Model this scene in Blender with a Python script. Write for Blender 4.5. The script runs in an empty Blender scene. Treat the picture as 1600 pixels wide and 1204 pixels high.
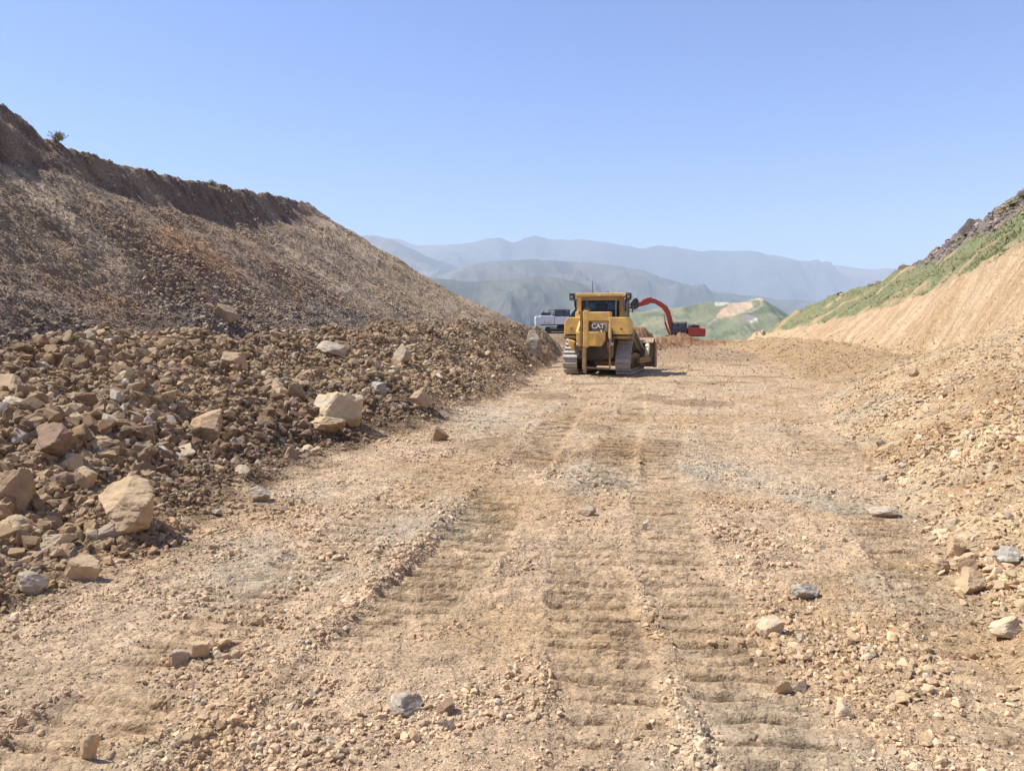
import bpy, bmesh, math, random, time
import numpy as np
from mathutils import Vector, Matrix, Euler
R = math.radians
scene = bpy.context.scene
C = scene.collection

# ------------------------------------------------------------------ camera
PITCH = 4.86
CAM_Z = 1.70
cam_data = bpy.data.cameras.new("camera")
cam_data.lens = 27.0
cam_data.sensor_width = 36.0
cam_data.clip_start = 0.05
cam_data.clip_end = 40000.0
cam = bpy.data.objects.new("camera", cam_data)
cam.location = (0, 0, CAM_Z)
cam.rotation_euler = (R(90 - PITCH), 0, 0)
C.objects.link(cam)
scene.camera = cam

# ------------------------------------------------------------------ light
SUN_EL = 54.0
TO_SUN = (-0.985, 0.17)                     # horizontal direction towards the sun: from the left
world = bpy.data.worlds.new("World")
scene.world = world
world.use_nodes = True
wn = world.node_tree
wn.nodes.clear()
sky = wn.nodes.new("ShaderNodeTexSky")
sky.sky_type = 'NISHITA'
sky.sun_disc = False
sky.sun_elevation = R(SUN_EL)
sky.sun_rotation = math.atan2(TO_SUN[0], TO_SUN[1])
sky.altitude = 1800.0
sky.air_density = 1.0
sky.dust_density = 2.0
sky.ozone_density = 2.6
bg = wn.nodes.new("ShaderNodeBackground")
bg.inputs["Strength"].default_value = 0.105
wo = wn.nodes.new("ShaderNodeOutputWorld")
tint = wn.nodes.new("ShaderNodeVectorMath"); tint.operation = 'MULTIPLY'; tint.inputs[1].default_value = (.77, .90, 1.25)
wn.links.new(sky.outputs[0], tint.inputs[0]); wn.links.new(tint.outputs[0], bg.inputs[0])
wn.links.new(bg.outputs[0], wo.inputs[0])

sd = bpy.data.lights.new("sun", 'SUN')
sd.energy = 4.9
sd.angle = R(0.53)
sd.color = (1.0, 0.965, 0.90)
sun = bpy.data.objects.new("sun", sd)
ce = math.cos(R(SUN_EL))
n_ = math.hypot(*TO_SUN)
sun.rotation_euler = Vector((TO_SUN[0] / n_ * ce, TO_SUN[1] / n_ * ce, math.sin(R(SUN_EL)))).to_track_quat('Z', 'Y').to_euler()
sun.location = (-60, -10, 80)
C.objects.link(sun)

scene.view_settings.view_transform = 'Standard'
scene.view_settings.look = 'None'
scene.view_settings.gamma = 1.0
scene.view_settings.exposure = 0.66
scene.render.engine = 'CYCLES'
scene.cycles.use_denoising = True
scene.cycles.denoiser = 'OPENIMAGEDENOISE'
scene.cycles.denoising_prefilter = 'ACCURATE'
scene.cycles.denoising_input_passes = 'RGB_ALBEDO_NORMAL'
scene.cycles.max_bounces = 6
scene.cycles.diffuse_bounces = 3
scene.cycles.volume_bounces = 1
scene.cycles.volume_max_steps = 64

# ------------------------------------------------------------------ noise
_rs = np.random.RandomState(11)
_P = _rs.permutation(256).astype(np.int32)
_P = np.concatenate([_P, _P])
_ga = _rs.rand(256) * 2 * np.pi
_GX, _GY = np.cos(_ga), np.sin(_ga)

def perlin(x, y, seed=0):
    x = np.asarray(x, float) + seed * 37.17
    y = np.asarray(y, float) + seed * 11.93
    xi = np.floor(x).astype(np.int64); yi = np.floor(y).astype(np.int64)
    xf = x - xi; yf = y - yi
    xi &= 255; yi &= 255
    u = xf * xf * xf * (xf * (xf * 6 - 15) + 10); v = yf * yf * yf * (yf * (yf * 6 - 15) + 10)
    x1 = (xi + 1) & 255; y1 = (yi + 1) & 255
    def g(a, b, dx, dy):
        h = _P[_P[a] + b]
        return _GX[h] * dx + _GY[h] * dy
    n00 = g(xi, yi, xf, yf); n10 = g(x1, yi, xf - 1, yf)
    n01 = g(xi, y1, xf, yf - 1); n11 = g(x1, y1, xf - 1, yf - 1)
    a = n00 + u * (n10 - n00); b = n01 + u * (n11 - n01)
    return (a + v * (b - a)) * 1.5

def fbm(x, y, scale, octaves=4, gain=0.5, seed=0, ridged=False):
    out = 0; amp = 1.0; f = 1.0 / scale
    for o in range(octaves):
        n = perlin(x * f, y * f, seed + o * 3)
        out = out + amp * ((1 - 2 * np.abs(n)) if ridged else n)
        amp *= gain; f *= 2.03
    return out

def sstep(a, b, x):
    t = np.clip((x - a) / (b - a), 0, 1)
    return t * t * (3 - 2 * t)

def cellular(x, y, scale, seed=0):
    """distance to the nearest jittered point (0..1) and a random value of that cell: clods and broken stone"""
    x = x / scale; y = y / scale
    xi = np.floor(x).astype(np.int64); yi = np.floor(y).astype(np.int64)
    best = np.full(x.shape, 9.0); val = np.zeros(x.shape)
    for dx in (-1, 0, 1):
        for dy in (-1, 0, 1):
            a = (xi + dx + seed * 17) & 255; b = (yi + dy) & 255
            h = _P[_P[a] + b]; h2 = _P[_P[b] + ((a + 91) & 255)]
            px = xi + dx + 0.1 + 0.8 * h / 255.0; py = yi + dy + 0.1 + 0.8 * h2 / 255.0
            d = (px - x) ** 2 + (py - y) ** 2
            m = d < best
            best = np.where(m, d, best); val = np.where(m, _P[(h + h2) & 255] / 255.0, val)
    return np.sqrt(best), val

# ------------------------------------------------------------------ cross-sections of the cutting, as (Y, value) tables
def tab(pairs, smooth=2.5):
    ys = np.arange(-60.0, 420.0, 0.25)
    a = np.array(pairs, float)
    v = np.interp(ys, a[:, 0], a[:, 1])
    k = int(smooth / 0.25)
    if k > 1:
        w = np.hanning(2 * k + 1); w /= w.sum()
        v = np.convolve(np.pad(v, k, mode='edge'), w, mode='valid')
    return v
def look(t, y):
    q = np.clip((y + 60.0) / 0.25, 0, len(t) - 1.001)
    i = q.astype(np.int64); f = q - i
    return t[i] * (1 - f) + t[i + 1] * f

FALL = [(115, -1.9), (124, -2.6), (140, -8), (170, -22), (230, -55), (400, -110)]
G  = tab([(-20, 0), (12, 0), (30, -.42), (50, -.78), (85, -1.35)] + FALL)
LX = tab([(-20, -6.5), (0, -3.85), (5, -2.9), (10, -1.95), (22, .35), (34, 1.5), (55, 3.6), (75, 4.6), (90, 4), (115, 2), (300, 0)])
RX = tab([(-20, -1), (0, 1.25), (4.1, 2.7), (5.4, 3.1), (7.85, 3.85), (11.3, 5.0), (20.4, 8.2), (37, 12.8), (50, 16.2), (65, 20.3), (85, 23), (100, 26), (115, 32), (140, 38)])
K = []   # (x table, z table); index = semantic coordinate
def knot(xp, zp, sx=2.5, sz=2.5):
    K.append((tab(xp, sx), tab(zp, sz)))
leftfall = [(66, 3), (80, .5), (115, -2), (124, -4), (140, -10), (170, -24), (230, -57), (400, -112)]
knot([(0, -230)], [(0, 40), (50, 40), (70, 10), (120, -20), (400, -120)])                                            # 0 far left
knot([(0, -24), (60, -24)], [(0, 7.5), (20, 7.8), (40, 8.2), (54, 8.8), (60, 7), (72, 0)] + leftfall[2:])              # 1 plateau
x2 = [(0, -17.9), (10, -15.7), (17, -14.8), (20, -14.4), (24, -14.1), (27.5, -13.8), (33, -13), (39, -12.4), (50, -12.9), (56, -13.8), (62, -14.5), (75, -15)]
knot(x2, [(0, 7.2), (10, 7.3), (16, 8.2), (20.5, 8.5), (23.4, 7.05), (27.5, 7.15), (33, 7.45), (39, 8.0), (50, 9.1), (54, 9.3), (57, 8.9), (60, 7.5), (64, 5)] + leftfall[1:], 1.5, 1.2)   # 2 scarp top
OFF3 = [2.0, 2.0, 1.8, 1.6, .8, 1.0, 1.15, 1.0, .7, .6, .8, 1]
knot([(a, b + c) for (a, b), c in zip(x2, OFF3)],
     [(0, 5), (10, 5.2), (17, 5.6), (20, 5.85), (24, 5.95), (27.5, 5.85), (33, 5.7), (38, 6.45), (50, 8.5), (54, 8.9), (57, 8.4), (60, 7.0), (64, 4.6)] + leftfall[1:], 1.5, 1.5)   # 3 scarp foot
x5 = [(0, -9.6), (10, -8.3), (20, -6.1), (30, -4.3), (40, -2.6), (55, .3), (75, 1.6), (90, 1), (115, 0)]
z5 = [(0, .95), (10, .9), (20, .92), (30, 1.0), (40, 1.15), (52, 1.45), (60, 1.3), (75, .8), (100, .3), (115, 0), (124, -3), (140, -9), (170, -23), (230, -56), (400, -111)]
def mix(a, b, f, ya=(0, 10, 17, 20, 24, 27.5, 33, 39, 50, 55, 58, 62, 70, 80, 115, 124, 140, 170, 230, 400)):
    A, B = np.array(a, float), np.array(b, float)
    return [(y, np.interp(y, A[:, 0], A[:, 1]) * (1 - f) + np.interp(y, B[:, 0], B[:, 1]) * f) for y in ya]
x3 = [(a, b + c) for (a, b), c in zip(x2, OFF3)]
z3 = [(0, 5), (10, 5.2), (17, 5.6), (20, 5.85), (24, 5.95), (33, 5.7), (38, 6.45), (50, 8.5), (54, 8.9), (57, 8.4), (60, 7.0), (64, 4.6)] + leftfall[1:]
knot(mix(x3, x5, .37), mix(z3, z5, .385))                                                                             # 4 upper slope
knot(mix(x3, x5, .66), mix(z3, z5, .71))                                                                             # 5 lower slope
knot(x5, z5)                                                                                                         # 6 slope foot
x8 = [(-20, -11), (0, -7.7), (9, -6.1), (24, -3.3), (32.5, -1.7), (45, .5), (55, 2), (75, 3.2), (90, 2.6), (115, 1)]
z8 = [(0, 1.2), (9, 1.3), (16, 1.36), (24, 1.5), (32.5, 1.58), (45, 1.35), (55, 1.15), (65, .8), (80, .2), (115, -1), (124, -3), (140, -9), (170, -23), (230, -56), (400, -111)]
knot([(a, b - .9 if a < 50 else b - .5) for a, b in x8], [(a, b - .42) for a, b in z8])                              # 7 dip behind the bank
knot(x8, z8)                                                                                                         # 8 bank crest
knot([(-20, -8.9), (0, -5.8), (9, -4.1), (24, -1.4), (32.5, -.1), (45, 1.6), (55, 2.8), (75, 3.9), (90, 3.3), (115, 1.5)],
     [(0, .62), (9, .72), (24, .62), (32.5, .58), (45, .35), (55, .2), (75, -.4), (115, -1.6), (124, -3), (140, -9), (170, -23), (230, -56), (400, -111)])   # 9 bank shoulder
K.append((LX, G)); K.append(((LX + RX) / 2, G)); K.append((RX, G))                                                   # 10 11 12 road
xb = [(-20, .5), (0, 3.2), (4.1, 4.5), (7.85, 5.6), (11.3, 6.9), (20.4, 10.3), (30, 14.2), (45, 18.0), (65, 21.9), (85, 25.5), (115, 34), (140, 40)]
knot(xb, [(0, .75), (8, .7), (15, .62), (22, .5), (30, .5), (45, .50), (55, .42), (65, .25), (75, -.25), (85, -.75), (115, -1.2), (124, -2.5), (140, -8), (170, -22), (230, -55), (400, -110)])   # 13 berm crest
knot([(a, b + 1.3) for a, b in xb],
     [(0, 1.45), (8, 1.3), (15, 1.0), (22, .55), (30, .1), (45, -.1), (65, -.35), (85, -.9), (115, -1.6), (124, -2.5), (140, -8), (170, -22), (230, -55), (400, -110)])   # 14 behind the berm
xt = [(0, 10.8), (10, 11.8), (15, 13.2), (25, 16.6), (40, 21.6), (60, 26.3), (80, 29.4), (100, 31.5), (115, 38), (140, 44)]
knot([(-20, 5.5), (0, 6.5), (10, 8.9), (20, 12.6), (30, 16.6), (45, 20.5), (65, 24.6), (85, 28.5), (100, 31), (115, 37), (140, 43)],
     [(0, 1.9), (10, 1.75), (15, 1.6), (22, 1.1), (30, .5), (45, .25), (65, -.1), (85, -.9), (115, -1.6), (124, -2.5), (140, -8), (170, -22), (230, -55), (400, -110)])   # 15 cut foot
knot(xt, [(0, 4.6), (10, 4.5), (15, 4.5), (25, 4.15), (40, 3.15), (60, 1.9), (80, .85), (92, .2), (100, -1), (115, -1.6), (124, -2.5), (140, -8), (170, -22), (230, -55), (400, -110)])   # 16 cut top
x17 = [(0, 18), (20, 19.5), (33, 22), (48, 28), (68, 34), (82, 34.3), (90, 33.2), (100, 33), (115, 40), (140, 46)]
knot(x17, [(0, 7), (20, 6.3), (33, 5.75), (48, 6.0), (68, 5.6), (76, 5.0), (82, 4.2), (88, 3.2), (92, 2.2), (96, .6), (104, -4), (115, -6), (140, -12), (170, -26), (230, -58), (400, -112)])   # 17 grass top
knot([(0, 28), (30, 28.5), (45, 30), (58, 34), (72, 37), (82, 37), (90, 36), (100, 35), (115, 42), (140, 48)],
     [(0, 11.5), (30, 10.3), (45, 9.1), (58, 8.3), (72, 6.1), (82, 4.4), (88, 3.2), (92, 1.8), (100, -3), (115, -9), (140, -15), (170, -28), (230, -60), (400, -113)])   # 18 rock crest
knot([(0, 48), (100, 52)], [(0, 13), (45, 9), (70, 5), (90, 1), (115, -12), (170, -30), (400, -115)])                # 19 behind
knot([(0, 260)], [(0, -30), (100, -40), (400, -140)])                                                                # 20 far right
NK = len(K)

def section(x, y):
    """height of the cutting and the semantic coordinate k (which knot the point lies at)"""
    z = np.zeros(x.shape); k = np.zeros(x.shape)
    x0 = look(K[0][0], y); z0 = look(K[0][1], y)
    z[:] = z0
    for i in range(1, NK):
        x1 = np.maximum(look(K[i][0], y), x0 + 0.05); z1 = look(K[i][1], y)
        t = (x - x0) / (x1 - x0)
        m = t >= 0
        tc = np.clip(t, 0, 1)
        z = np.where(m, z0 + (z1 - z0) * tc, z)
        k = np.where(m, i - 1 + tc, k)
        x0, z0 = x1, z1
    return z, k

def kmask(k, a, b, c, d):
    return sstep(a, b, k) * (1 - sstep(c, d, k))

# crawler tracks pressed into the road: centre line points (y, x), half width
TRACKS = [([(-2, -2.2), (2.0, -1.25), (3.0, -.98), (4.4, -.64), (5.5, -.30), (9.3, .22), (12, .68), (17, 1.45), (24, 2.3), (30, 2.6), (40, 4)], .27, 1.0),
          ([(-2, .1), (3, .42), (4.4, .50), (6.8, .74), (9.3, 1.25), (14, 2.2), (20, 3.2), (28, 4.4), (40, 6.5)], .26, 1.0),
          ([(-2, .95), (3, 1.08), (5, 1.12), (8, 1.5), (14, 2.9), (22, 5.0), (34, 8), (50, 11)], .27, .7),
          ([(-2, -1.6), (2, -1.9), (3.2, -1.75), (4.6, -1.6), (6.5, -1.1), (9, -.55), (14, .2), (22, 1.3), (30, 2)], .27, .6),
          ([(-2, 1.9), (3, 2.2), (6, 3.0), (9, 3.75), (13, 4.9), (20, 7.1), (30, 9.9), (45, 14)], .28, .8),
          ([(-2, 2.9), (1.5, 2.4), (2.6, 1.9), (4, 1.75), (8, 2.4), (14, 3.7), (24, 6.4)], .28, .6)]

def track_field(x, y):
    """height change, print mask and clod-ridge mask of the crawler tracks"""
    dz = np.zeros(x.shape); pm = np.zeros(x.shape); rm = np.zeros(x.shape)
    for i, (pts, hw, amp) in enumerate(TRACKS):
        p = np.array(pts)
        cx = np.interp(y, p[:, 0], p[:, 1]) + .05 * perlin(y / 3.0, y * 0 + 7.3 * i, 5)
        d = (x - cx)
        inside = 1 - sstep(hw - .07, hw + .05, np.abs(d))
        wear = sstep(-.25, .25, perlin(x * .45 + 3 * i, y * .3, 21 + i) + .12)
        rib = np.abs(((y + .12 * d + .022 * perlin(x * 3, y * 3, 3)) / .19 + 1000) % 1.0 - .5) * 2
        rib = -(1 - sstep(.08, .34, rib)) + .45 * (1 - sstep(.0, .3, np.abs(rib - .55)))
        brk = sstep(-.35, .25, perlin(x * 3.5 + i, y * 4.5, 61 + i))
        rib = rib * (.38 + .62 * brk)
        far = 1 - sstep(26, 34, y)
        m = inside * far
        dz = dz + m * amp * (-.014 + .060 * rib * (.3 + .7 * wear))
        pm = np.maximum(pm, m * wear * amp)
        # soil squeezed up along the outer edge
        r = np.exp(-((np.abs(d) - hw - .05) / .05) ** 2) * far
        rr = r * sstep(.15, .55, perlin(y * .8 + 10 * i, np.sign(d) * 3.1, 9 + i)) * .7
        dz = dz + rr * amp * .016
        rm = np.maximum(rm, rr * amp)
    c0 = np.interp(y, [2.0, 3.2, 4.4, 6, 9, 14], [-1.55, -1.25, -.98, -.62, -.10, .45]) + .04 * perlin(y * 1.7, y * 0, 14)
    r0 = np.exp(-((x - c0) / .10) ** 2) * (1 - sstep(6.5, 9.0, y)) * (.55 + .6 * perlin(y * 1.1, y * 0, 15))
    dz = dz + .055 * np.clip(r0, 0, 1)
    return dz, pm, np.maximum(rm, np.clip(r0, 0, 1) * .8)

# earth heaps pushed up on and beyond the road: x, y, radius x, radius y, height
HEAPS = [(12.7, 76, 1.9, 2.5, 2.2), (16.4, 82, 2.2, 2.5, .9), (14.6, 80, 2.2, 3, .7), (9.0, 74, 3.0, 3, 1.2),
         (19.2, 93, 2.6, 2.6, 1.1), (22.0, 94, 2.8, 2.6, 1.15), (25.0, 97, 2.6, 2.6, .8), (4.2, 108, 5.5, 5.5, 1.6),
         (45.0, 122, 7.5, 8, 4.6)]
DOZER = (3.90, 31.3)
DOZER_YAW = 16.0

def terrain(x, y, fine=True):
    """z and the semantic coordinate at (x, y): cutting, earth heaps and relief at every scale"""
    x = np.asarray(x, float); y = np.asarray(y, float)
    wx = .35 * fbm(x, y, 5.0, 3, seed=1); wy = .35 * fbm(x, y, 5.0, 3, seed=2)
    fade = sstep(1.0, 6.0, np.hypot(x, y))
    z, k = section(x + wx * fade, y + wy * fade)
    r = np.hypot(x, y)
    road = kmask(k, 9.75, 10.15, 11.8, 12.1)
    bank = kmask(k, 6.6, 7.6, 9.6, 10.1)
    slope = kmask(k, 3.0, 3.3, 6.4, 7.0)
    scarp = kmask(k, 1.7, 2.1, 2.95, 3.2)
    top = 1 - sstep(1.9, 2.1, k)
    rbank = kmask(k, 11.9, 12.3, 15.3, 15.8) 
    face = kmask(k, 14.7, 15.2, 15.95, 16.03) * sstep(12, 24, y)
    grass = kmask(k, 15.97, 16.06, 17.2, 17.6)
    rock = sstep(17.0, 17.5, k)
    near = 1 - sstep(100, 125, y)
    # broad relief
    z = z + road * (.05 * fbm(x, y, 3.5, 3, seed=4) + .012 * fbm(x, y, .7, 3, seed=8)) * (.6 + .4 * sstep(2, 8, r))
    z = z + bank * (.26 * fbm(x, y, 2.2, 3, seed=12) + .09 * fbm(x, y, .55, 3, seed=15))
    z = z + slope * (.16 * fbm(x, y, 3.0, 3, seed=17) + .07 * fbm(x, y, .6, 3, seed=19))
    z = z + rbank * (.16 * fbm(x, y, 2.6, 3, seed=23) + .05 * fbm(x, y, .5, 3, seed=27)) * (1 - .5 * face)
    z = z + top * (.12 * fbm(x, y, 2.0, 4, seed=29))
    fl = fbm(y * 1.0 + .25 * x, x * .18, .9, 3, seed=31)
    z = z + scarp * (.10 * fl + .20 * fbm(x, y, 1.1, 4, seed=33))
    z = z + slope * sstep(28, 40, y) * .15 * fbm(y + .22 * x, x * .12, .9, 3, seed=35)      # scrape marks running down the slope
    sm = np.maximum(sstep(.0, .35, perlin(x * .12, y * .12, 41)), 0)
    z = z + slope * sm * (1 - sstep(28, 40, y)) * .14 * fbm(y + .3 * x, x * .1, .55, 2, seed=36)
    st = fbm(y + .35 * x, x * .10, .8, 4, gain=.6, seed=37)
    z = z + face * ((.05 + .10 * sstep(-.3, .4, fbm(x, y, 5, 2, seed=38))) * st + .13 * fbm(x, y, 1.2, 4, seed=39))
    z = z + grass * near * (.50 * fbm(x, y, 5, 3, seed=43) + .18 * fbm(x, y, 1.0, 2, seed=44))
    rr = fbm(x + .5 * y, y - .3 * x, 3.2, 5, gain=.55, seed=45, ridged=True)
    z = z + rock * near * (.62 * (rr - 1.25) + .5 * sstep(.2, .6, perlin(x * .22, y * .3, 47)))
    for i, (hx, hy, rx, ry, hh) in enumerate(HEAPS):
        q = np.sqrt(((x - hx) / rx) ** 2 + ((y - hy) / ry) ** 2) + .16 * fbm(x, y, 1.6, 3, seed=50 + i)
        z = z + hh * (1 - sstep(0.05, 1.35, q)) + np.where(q < 1.4, .10 * fbm(x, y, .5, 2, seed=51), 0) * (1 - sstep(1, 1.4, q))
    # the two excavators and the dozer stand on levelled pads
    for (px, py, pr, pz) in PADS:
        m = 1 - sstep(pr, pr * 1.7, np.hypot(x - px, y - py))
        z = z * (1 - m) + (pz + .03 * fbm(x, y, .8, 2, seed=60)) * m
    pm = np.zeros(x.shape); rm = pm
    # the shallow gully with its block of standing rock half-way up the left slope
    if fine:
        tz, pm, rm = track_field(x, y)
        z = z + tz * road
        cd, cv = cellular(x, y, .16, 3)
        cd2, cv2 = cellular(x, y, .055, 5)
        amp = road * (.014 + .020 * sstep(.0, .5, perlin(x * .5, y * .5, 71))) + .06 * bank + .06 * slope + .045 * rbank * (1 - .6 * face) + .02 * (top + scarp)
        amp = amp * (1 - .85 * np.clip(pm * 1.5, 0, 1) * road)
        z = z + amp * (1 - cd * 1.1) * (.4 + .9 * cv) + (amp * .35 + .002) * (1 - cd2) * (.3 + cv2) * (r < 26) + (rm * road) * .03 * (1 - cd2)
    return z, k, pm, rm

_n = DOZER
PADS = [(DOZER[0], DOZER[1], 2.7, -.45), (25.8, 115, 3.2, -1.85), (6.3, 105, 3.0, -.12)]

# ------------------------------------------------------------------ materials
def lin(r, g, b):
    f = lambda c: ((c / 255.0 + 0.055) / 1.055) ** 2.4 if c > 10 else c / 255.0 / 12.92
    return np.array([f(r), f(g), f(b)])

def new_mat(name):
    m = bpy.data.materials.new(name); m.use_nodes = True
    nt = m.node_tree; nt.nodes.clear()
    out = nt.nodes.new("ShaderNodeOutputMaterial"); b = nt.nodes.new("ShaderNodeBsdfPrincipled")
    nt.links.new(b.outputs[0], out.inputs[0])
    return m, nt, b

def node(nt, kind, **kw):
    n = nt.nodes.new(kind)
    for k_, v in kw.items():
        if k_ in n.inputs.keys(): n.inputs[k_].default_value = v
        else: setattr(n, k_, v)
    return n

def earth_material(name, bumps, tint=.35, rough=.95, attr=True, base=None, scale=1.0, spread=None, pebbles=(), world=False):
    """matt earth or stone: colour from the mesh's own colour attribute, broken up by noise, with bump"""
    m, nt, b = new_mat(name)
    b.inputs["Roughness"].default_value = rough
    b.inputs["Specular IOR Level"].default_value = .25
    geo = node(nt, "ShaderNodeTexCoord")
    co = geo.outputs["Object"]
    if world: co = node(nt, 'ShaderNodeNewGeometry').outputs['Position']
    if attr:
        a = node(nt, "ShaderNodeAttribute"); a.attribute_name = "col"; col = a.outputs["Color"]
    else:
        c = node(nt, "ShaderNodeRGB"); c.outputs[0].default_value = (*base, 1); col = c.outputs[0]
    n1 = node(nt, "ShaderNodeTexNoise"); n1.inputs["Scale"].default_value = 9.0 * scale; n1.inputs["Detail"].default_value = 8; n1.inputs["Roughness"].default_value = .7
    nt.links.new(co, n1.inputs["Vector"])
    mr = node(nt, "ShaderNodeMapRange"); mr.inputs["From Min"].default_value = .25; mr.inputs["From Max"].default_value = .75
    mr.inputs["To Min"].default_value = 1 - tint; mr.inputs["To Max"].default_value = 1 + tint
    nt.links.new(n1.outputs["Fac"], mr.inputs["Value"])
    mx = node(nt, "ShaderNodeVectorMath", operation='MULTIPLY')
    nt.links.new(col, mx.inputs[0]); nt.links.new(mr.outputs[0], mx.inputs[1])
    last = mx.outputs[0]
    if spread:                                   # per-object variation
        oi = node(nt, "ShaderNodeObjectInfo")
        m2 = node(nt, "ShaderNodeMapRange"); m2.inputs["To Min"].default_value = 1 - spread; m2.inputs["To Max"].default_value = 1 + spread
        nt.links.new(oi.outputs["Random"], m2.inputs["Value"])
        v2 = node(nt, "ShaderNodeVectorMath", operation='MULTIPLY')
        nt.links.new(last, v2.inputs[0]); nt.links.new(m2.outputs[0], v2.inputs[1]); last = v2.outputs[0]
    prev = None
    for sc, amt, st, dist in pebbles:            # small stones lying in the soil: each cell its own shade and its own bump
        wv = node(nt, "ShaderNodeTexNoise"); wv.inputs["Scale"].default_value = sc * .6; wv.inputs["Detail"].default_value = 2
        nt.links.new(co, wv.inputs["Vector"])
        mxv = node(nt, "ShaderNodeVectorMath", operation='SCALE'); mxv.inputs["Scale"].default_value = .9 / sc
        nt.links.new(wv.outputs["Color"], mxv.inputs[0])
        adv = node(nt, "ShaderNodeVectorMath", operation='ADD'); nt.links.new(co, adv.inputs[0]); nt.links.new(mxv.outputs[0], adv.inputs[1])
        vo = node(nt, "ShaderNodeTexVoronoi"); vo.inputs["Scale"].default_value = sc
        nt.links.new(adv.outputs[0], vo.inputs["Vector"])
        sp = node(nt, "ShaderNodeSeparateColor"); nt.links.new(vo.outputs["Color"], sp.inputs[0])
        m3 = node(nt, "ShaderNodeMapRange"); m3.inputs["To Min"].default_value = 1 - amt; m3.inputs["To Max"].default_value = 1 + amt
        nt.links.new(sp.outputs[0], m3.inputs["Value"])
        v3 = node(nt, "ShaderNodeVectorMath", operation='MULTIPLY'); nt.links.new(last, v3.inputs[0]); nt.links.new(m3.outputs[0], v3.inputs[1]); last = v3.outputs[0]
        hm_ = node(nt, "ShaderNodeMath", operation='MULTIPLY'); nt.links.new(vo.outputs["Distance"], hm_.inputs[0]); nt.links.new(sp.outputs[1], hm_.inputs[1])
        bp = node(nt, "ShaderNodeBump", invert=True); bp.inputs["Strength"].default_value = st; bp.inputs["Distance"].default_value = dist
        nt.links.new(hm_.outputs[0], bp.inputs["Height"])
        if prev: nt.links.new(prev, bp.inputs["Normal"])
        prev = bp.outputs[0]
    nt.links.new(last, b.inputs["Base Color"])
    for sc, st, dist in bumps:
        n = node(nt, "ShaderNodeTexNoise"); n.inputs["Scale"].default_value = sc; n.inputs["Detail"].default_value = 5; n.inputs["Roughness"].default_value = .65
        nt.links.new(co, n.inputs["Vector"])
        bp = node(nt, "ShaderNodeBump"); bp.inputs["Strength"].default_value = st; bp.inputs["Distance"].default_value = dist
        nt.links.new(n.outputs["Fac"], bp.inputs["Height"])
        if prev: nt.links.new(prev, bp.inputs["Normal"])
        prev = bp.outputs[0]
    if prev: nt.links.new(prev, b.inputs["Normal"])
    return m

def tagp(o, label=None, cat=None, group=None, kind=None):
    if label: o["label"] = label
    if cat: o["category"] = cat
    if group: o["group"] = group
    if kind: o["kind"] = kind
    return o

def raw_mesh(name, verts, faces, n, mat, cols=None, smooth=False):
    """verts (N,3), faces (F,n) arrays -> one mesh object"""
    me = bpy.data.meshes.new(name)
    me.vertices.add(len(verts)); me.vertices.foreach_set("co", np.ascontiguousarray(verts, dtype=np.float32).ravel())
    F = len(faces)
    me.loops.add(F * n); me.loops.foreach_set("vertex_index", np.ascontiguousarray(faces, dtype=np.int32).ravel())
    me.polygons.add(F); me.polygons.foreach_set("loop_start", np.arange(0, F * n, n, dtype=np.int32))
    me.polygons.foreach_set("use_smooth", np.full(F, smooth))
    if cols is not None:
        a = me.color_attributes.new("col", 'FLOAT_COLOR', 'POINT')
        c4 = np.ones((len(verts), 4), dtype=np.float32); c4[:, :3] = cols
        a.data.foreach_set("color", c4.ravel())
    me.update(calc_edges=True)
    me.materials.append(mat)
    o = bpy.data.objects.new(name, me); C.objects.link(o)
    return o

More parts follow.
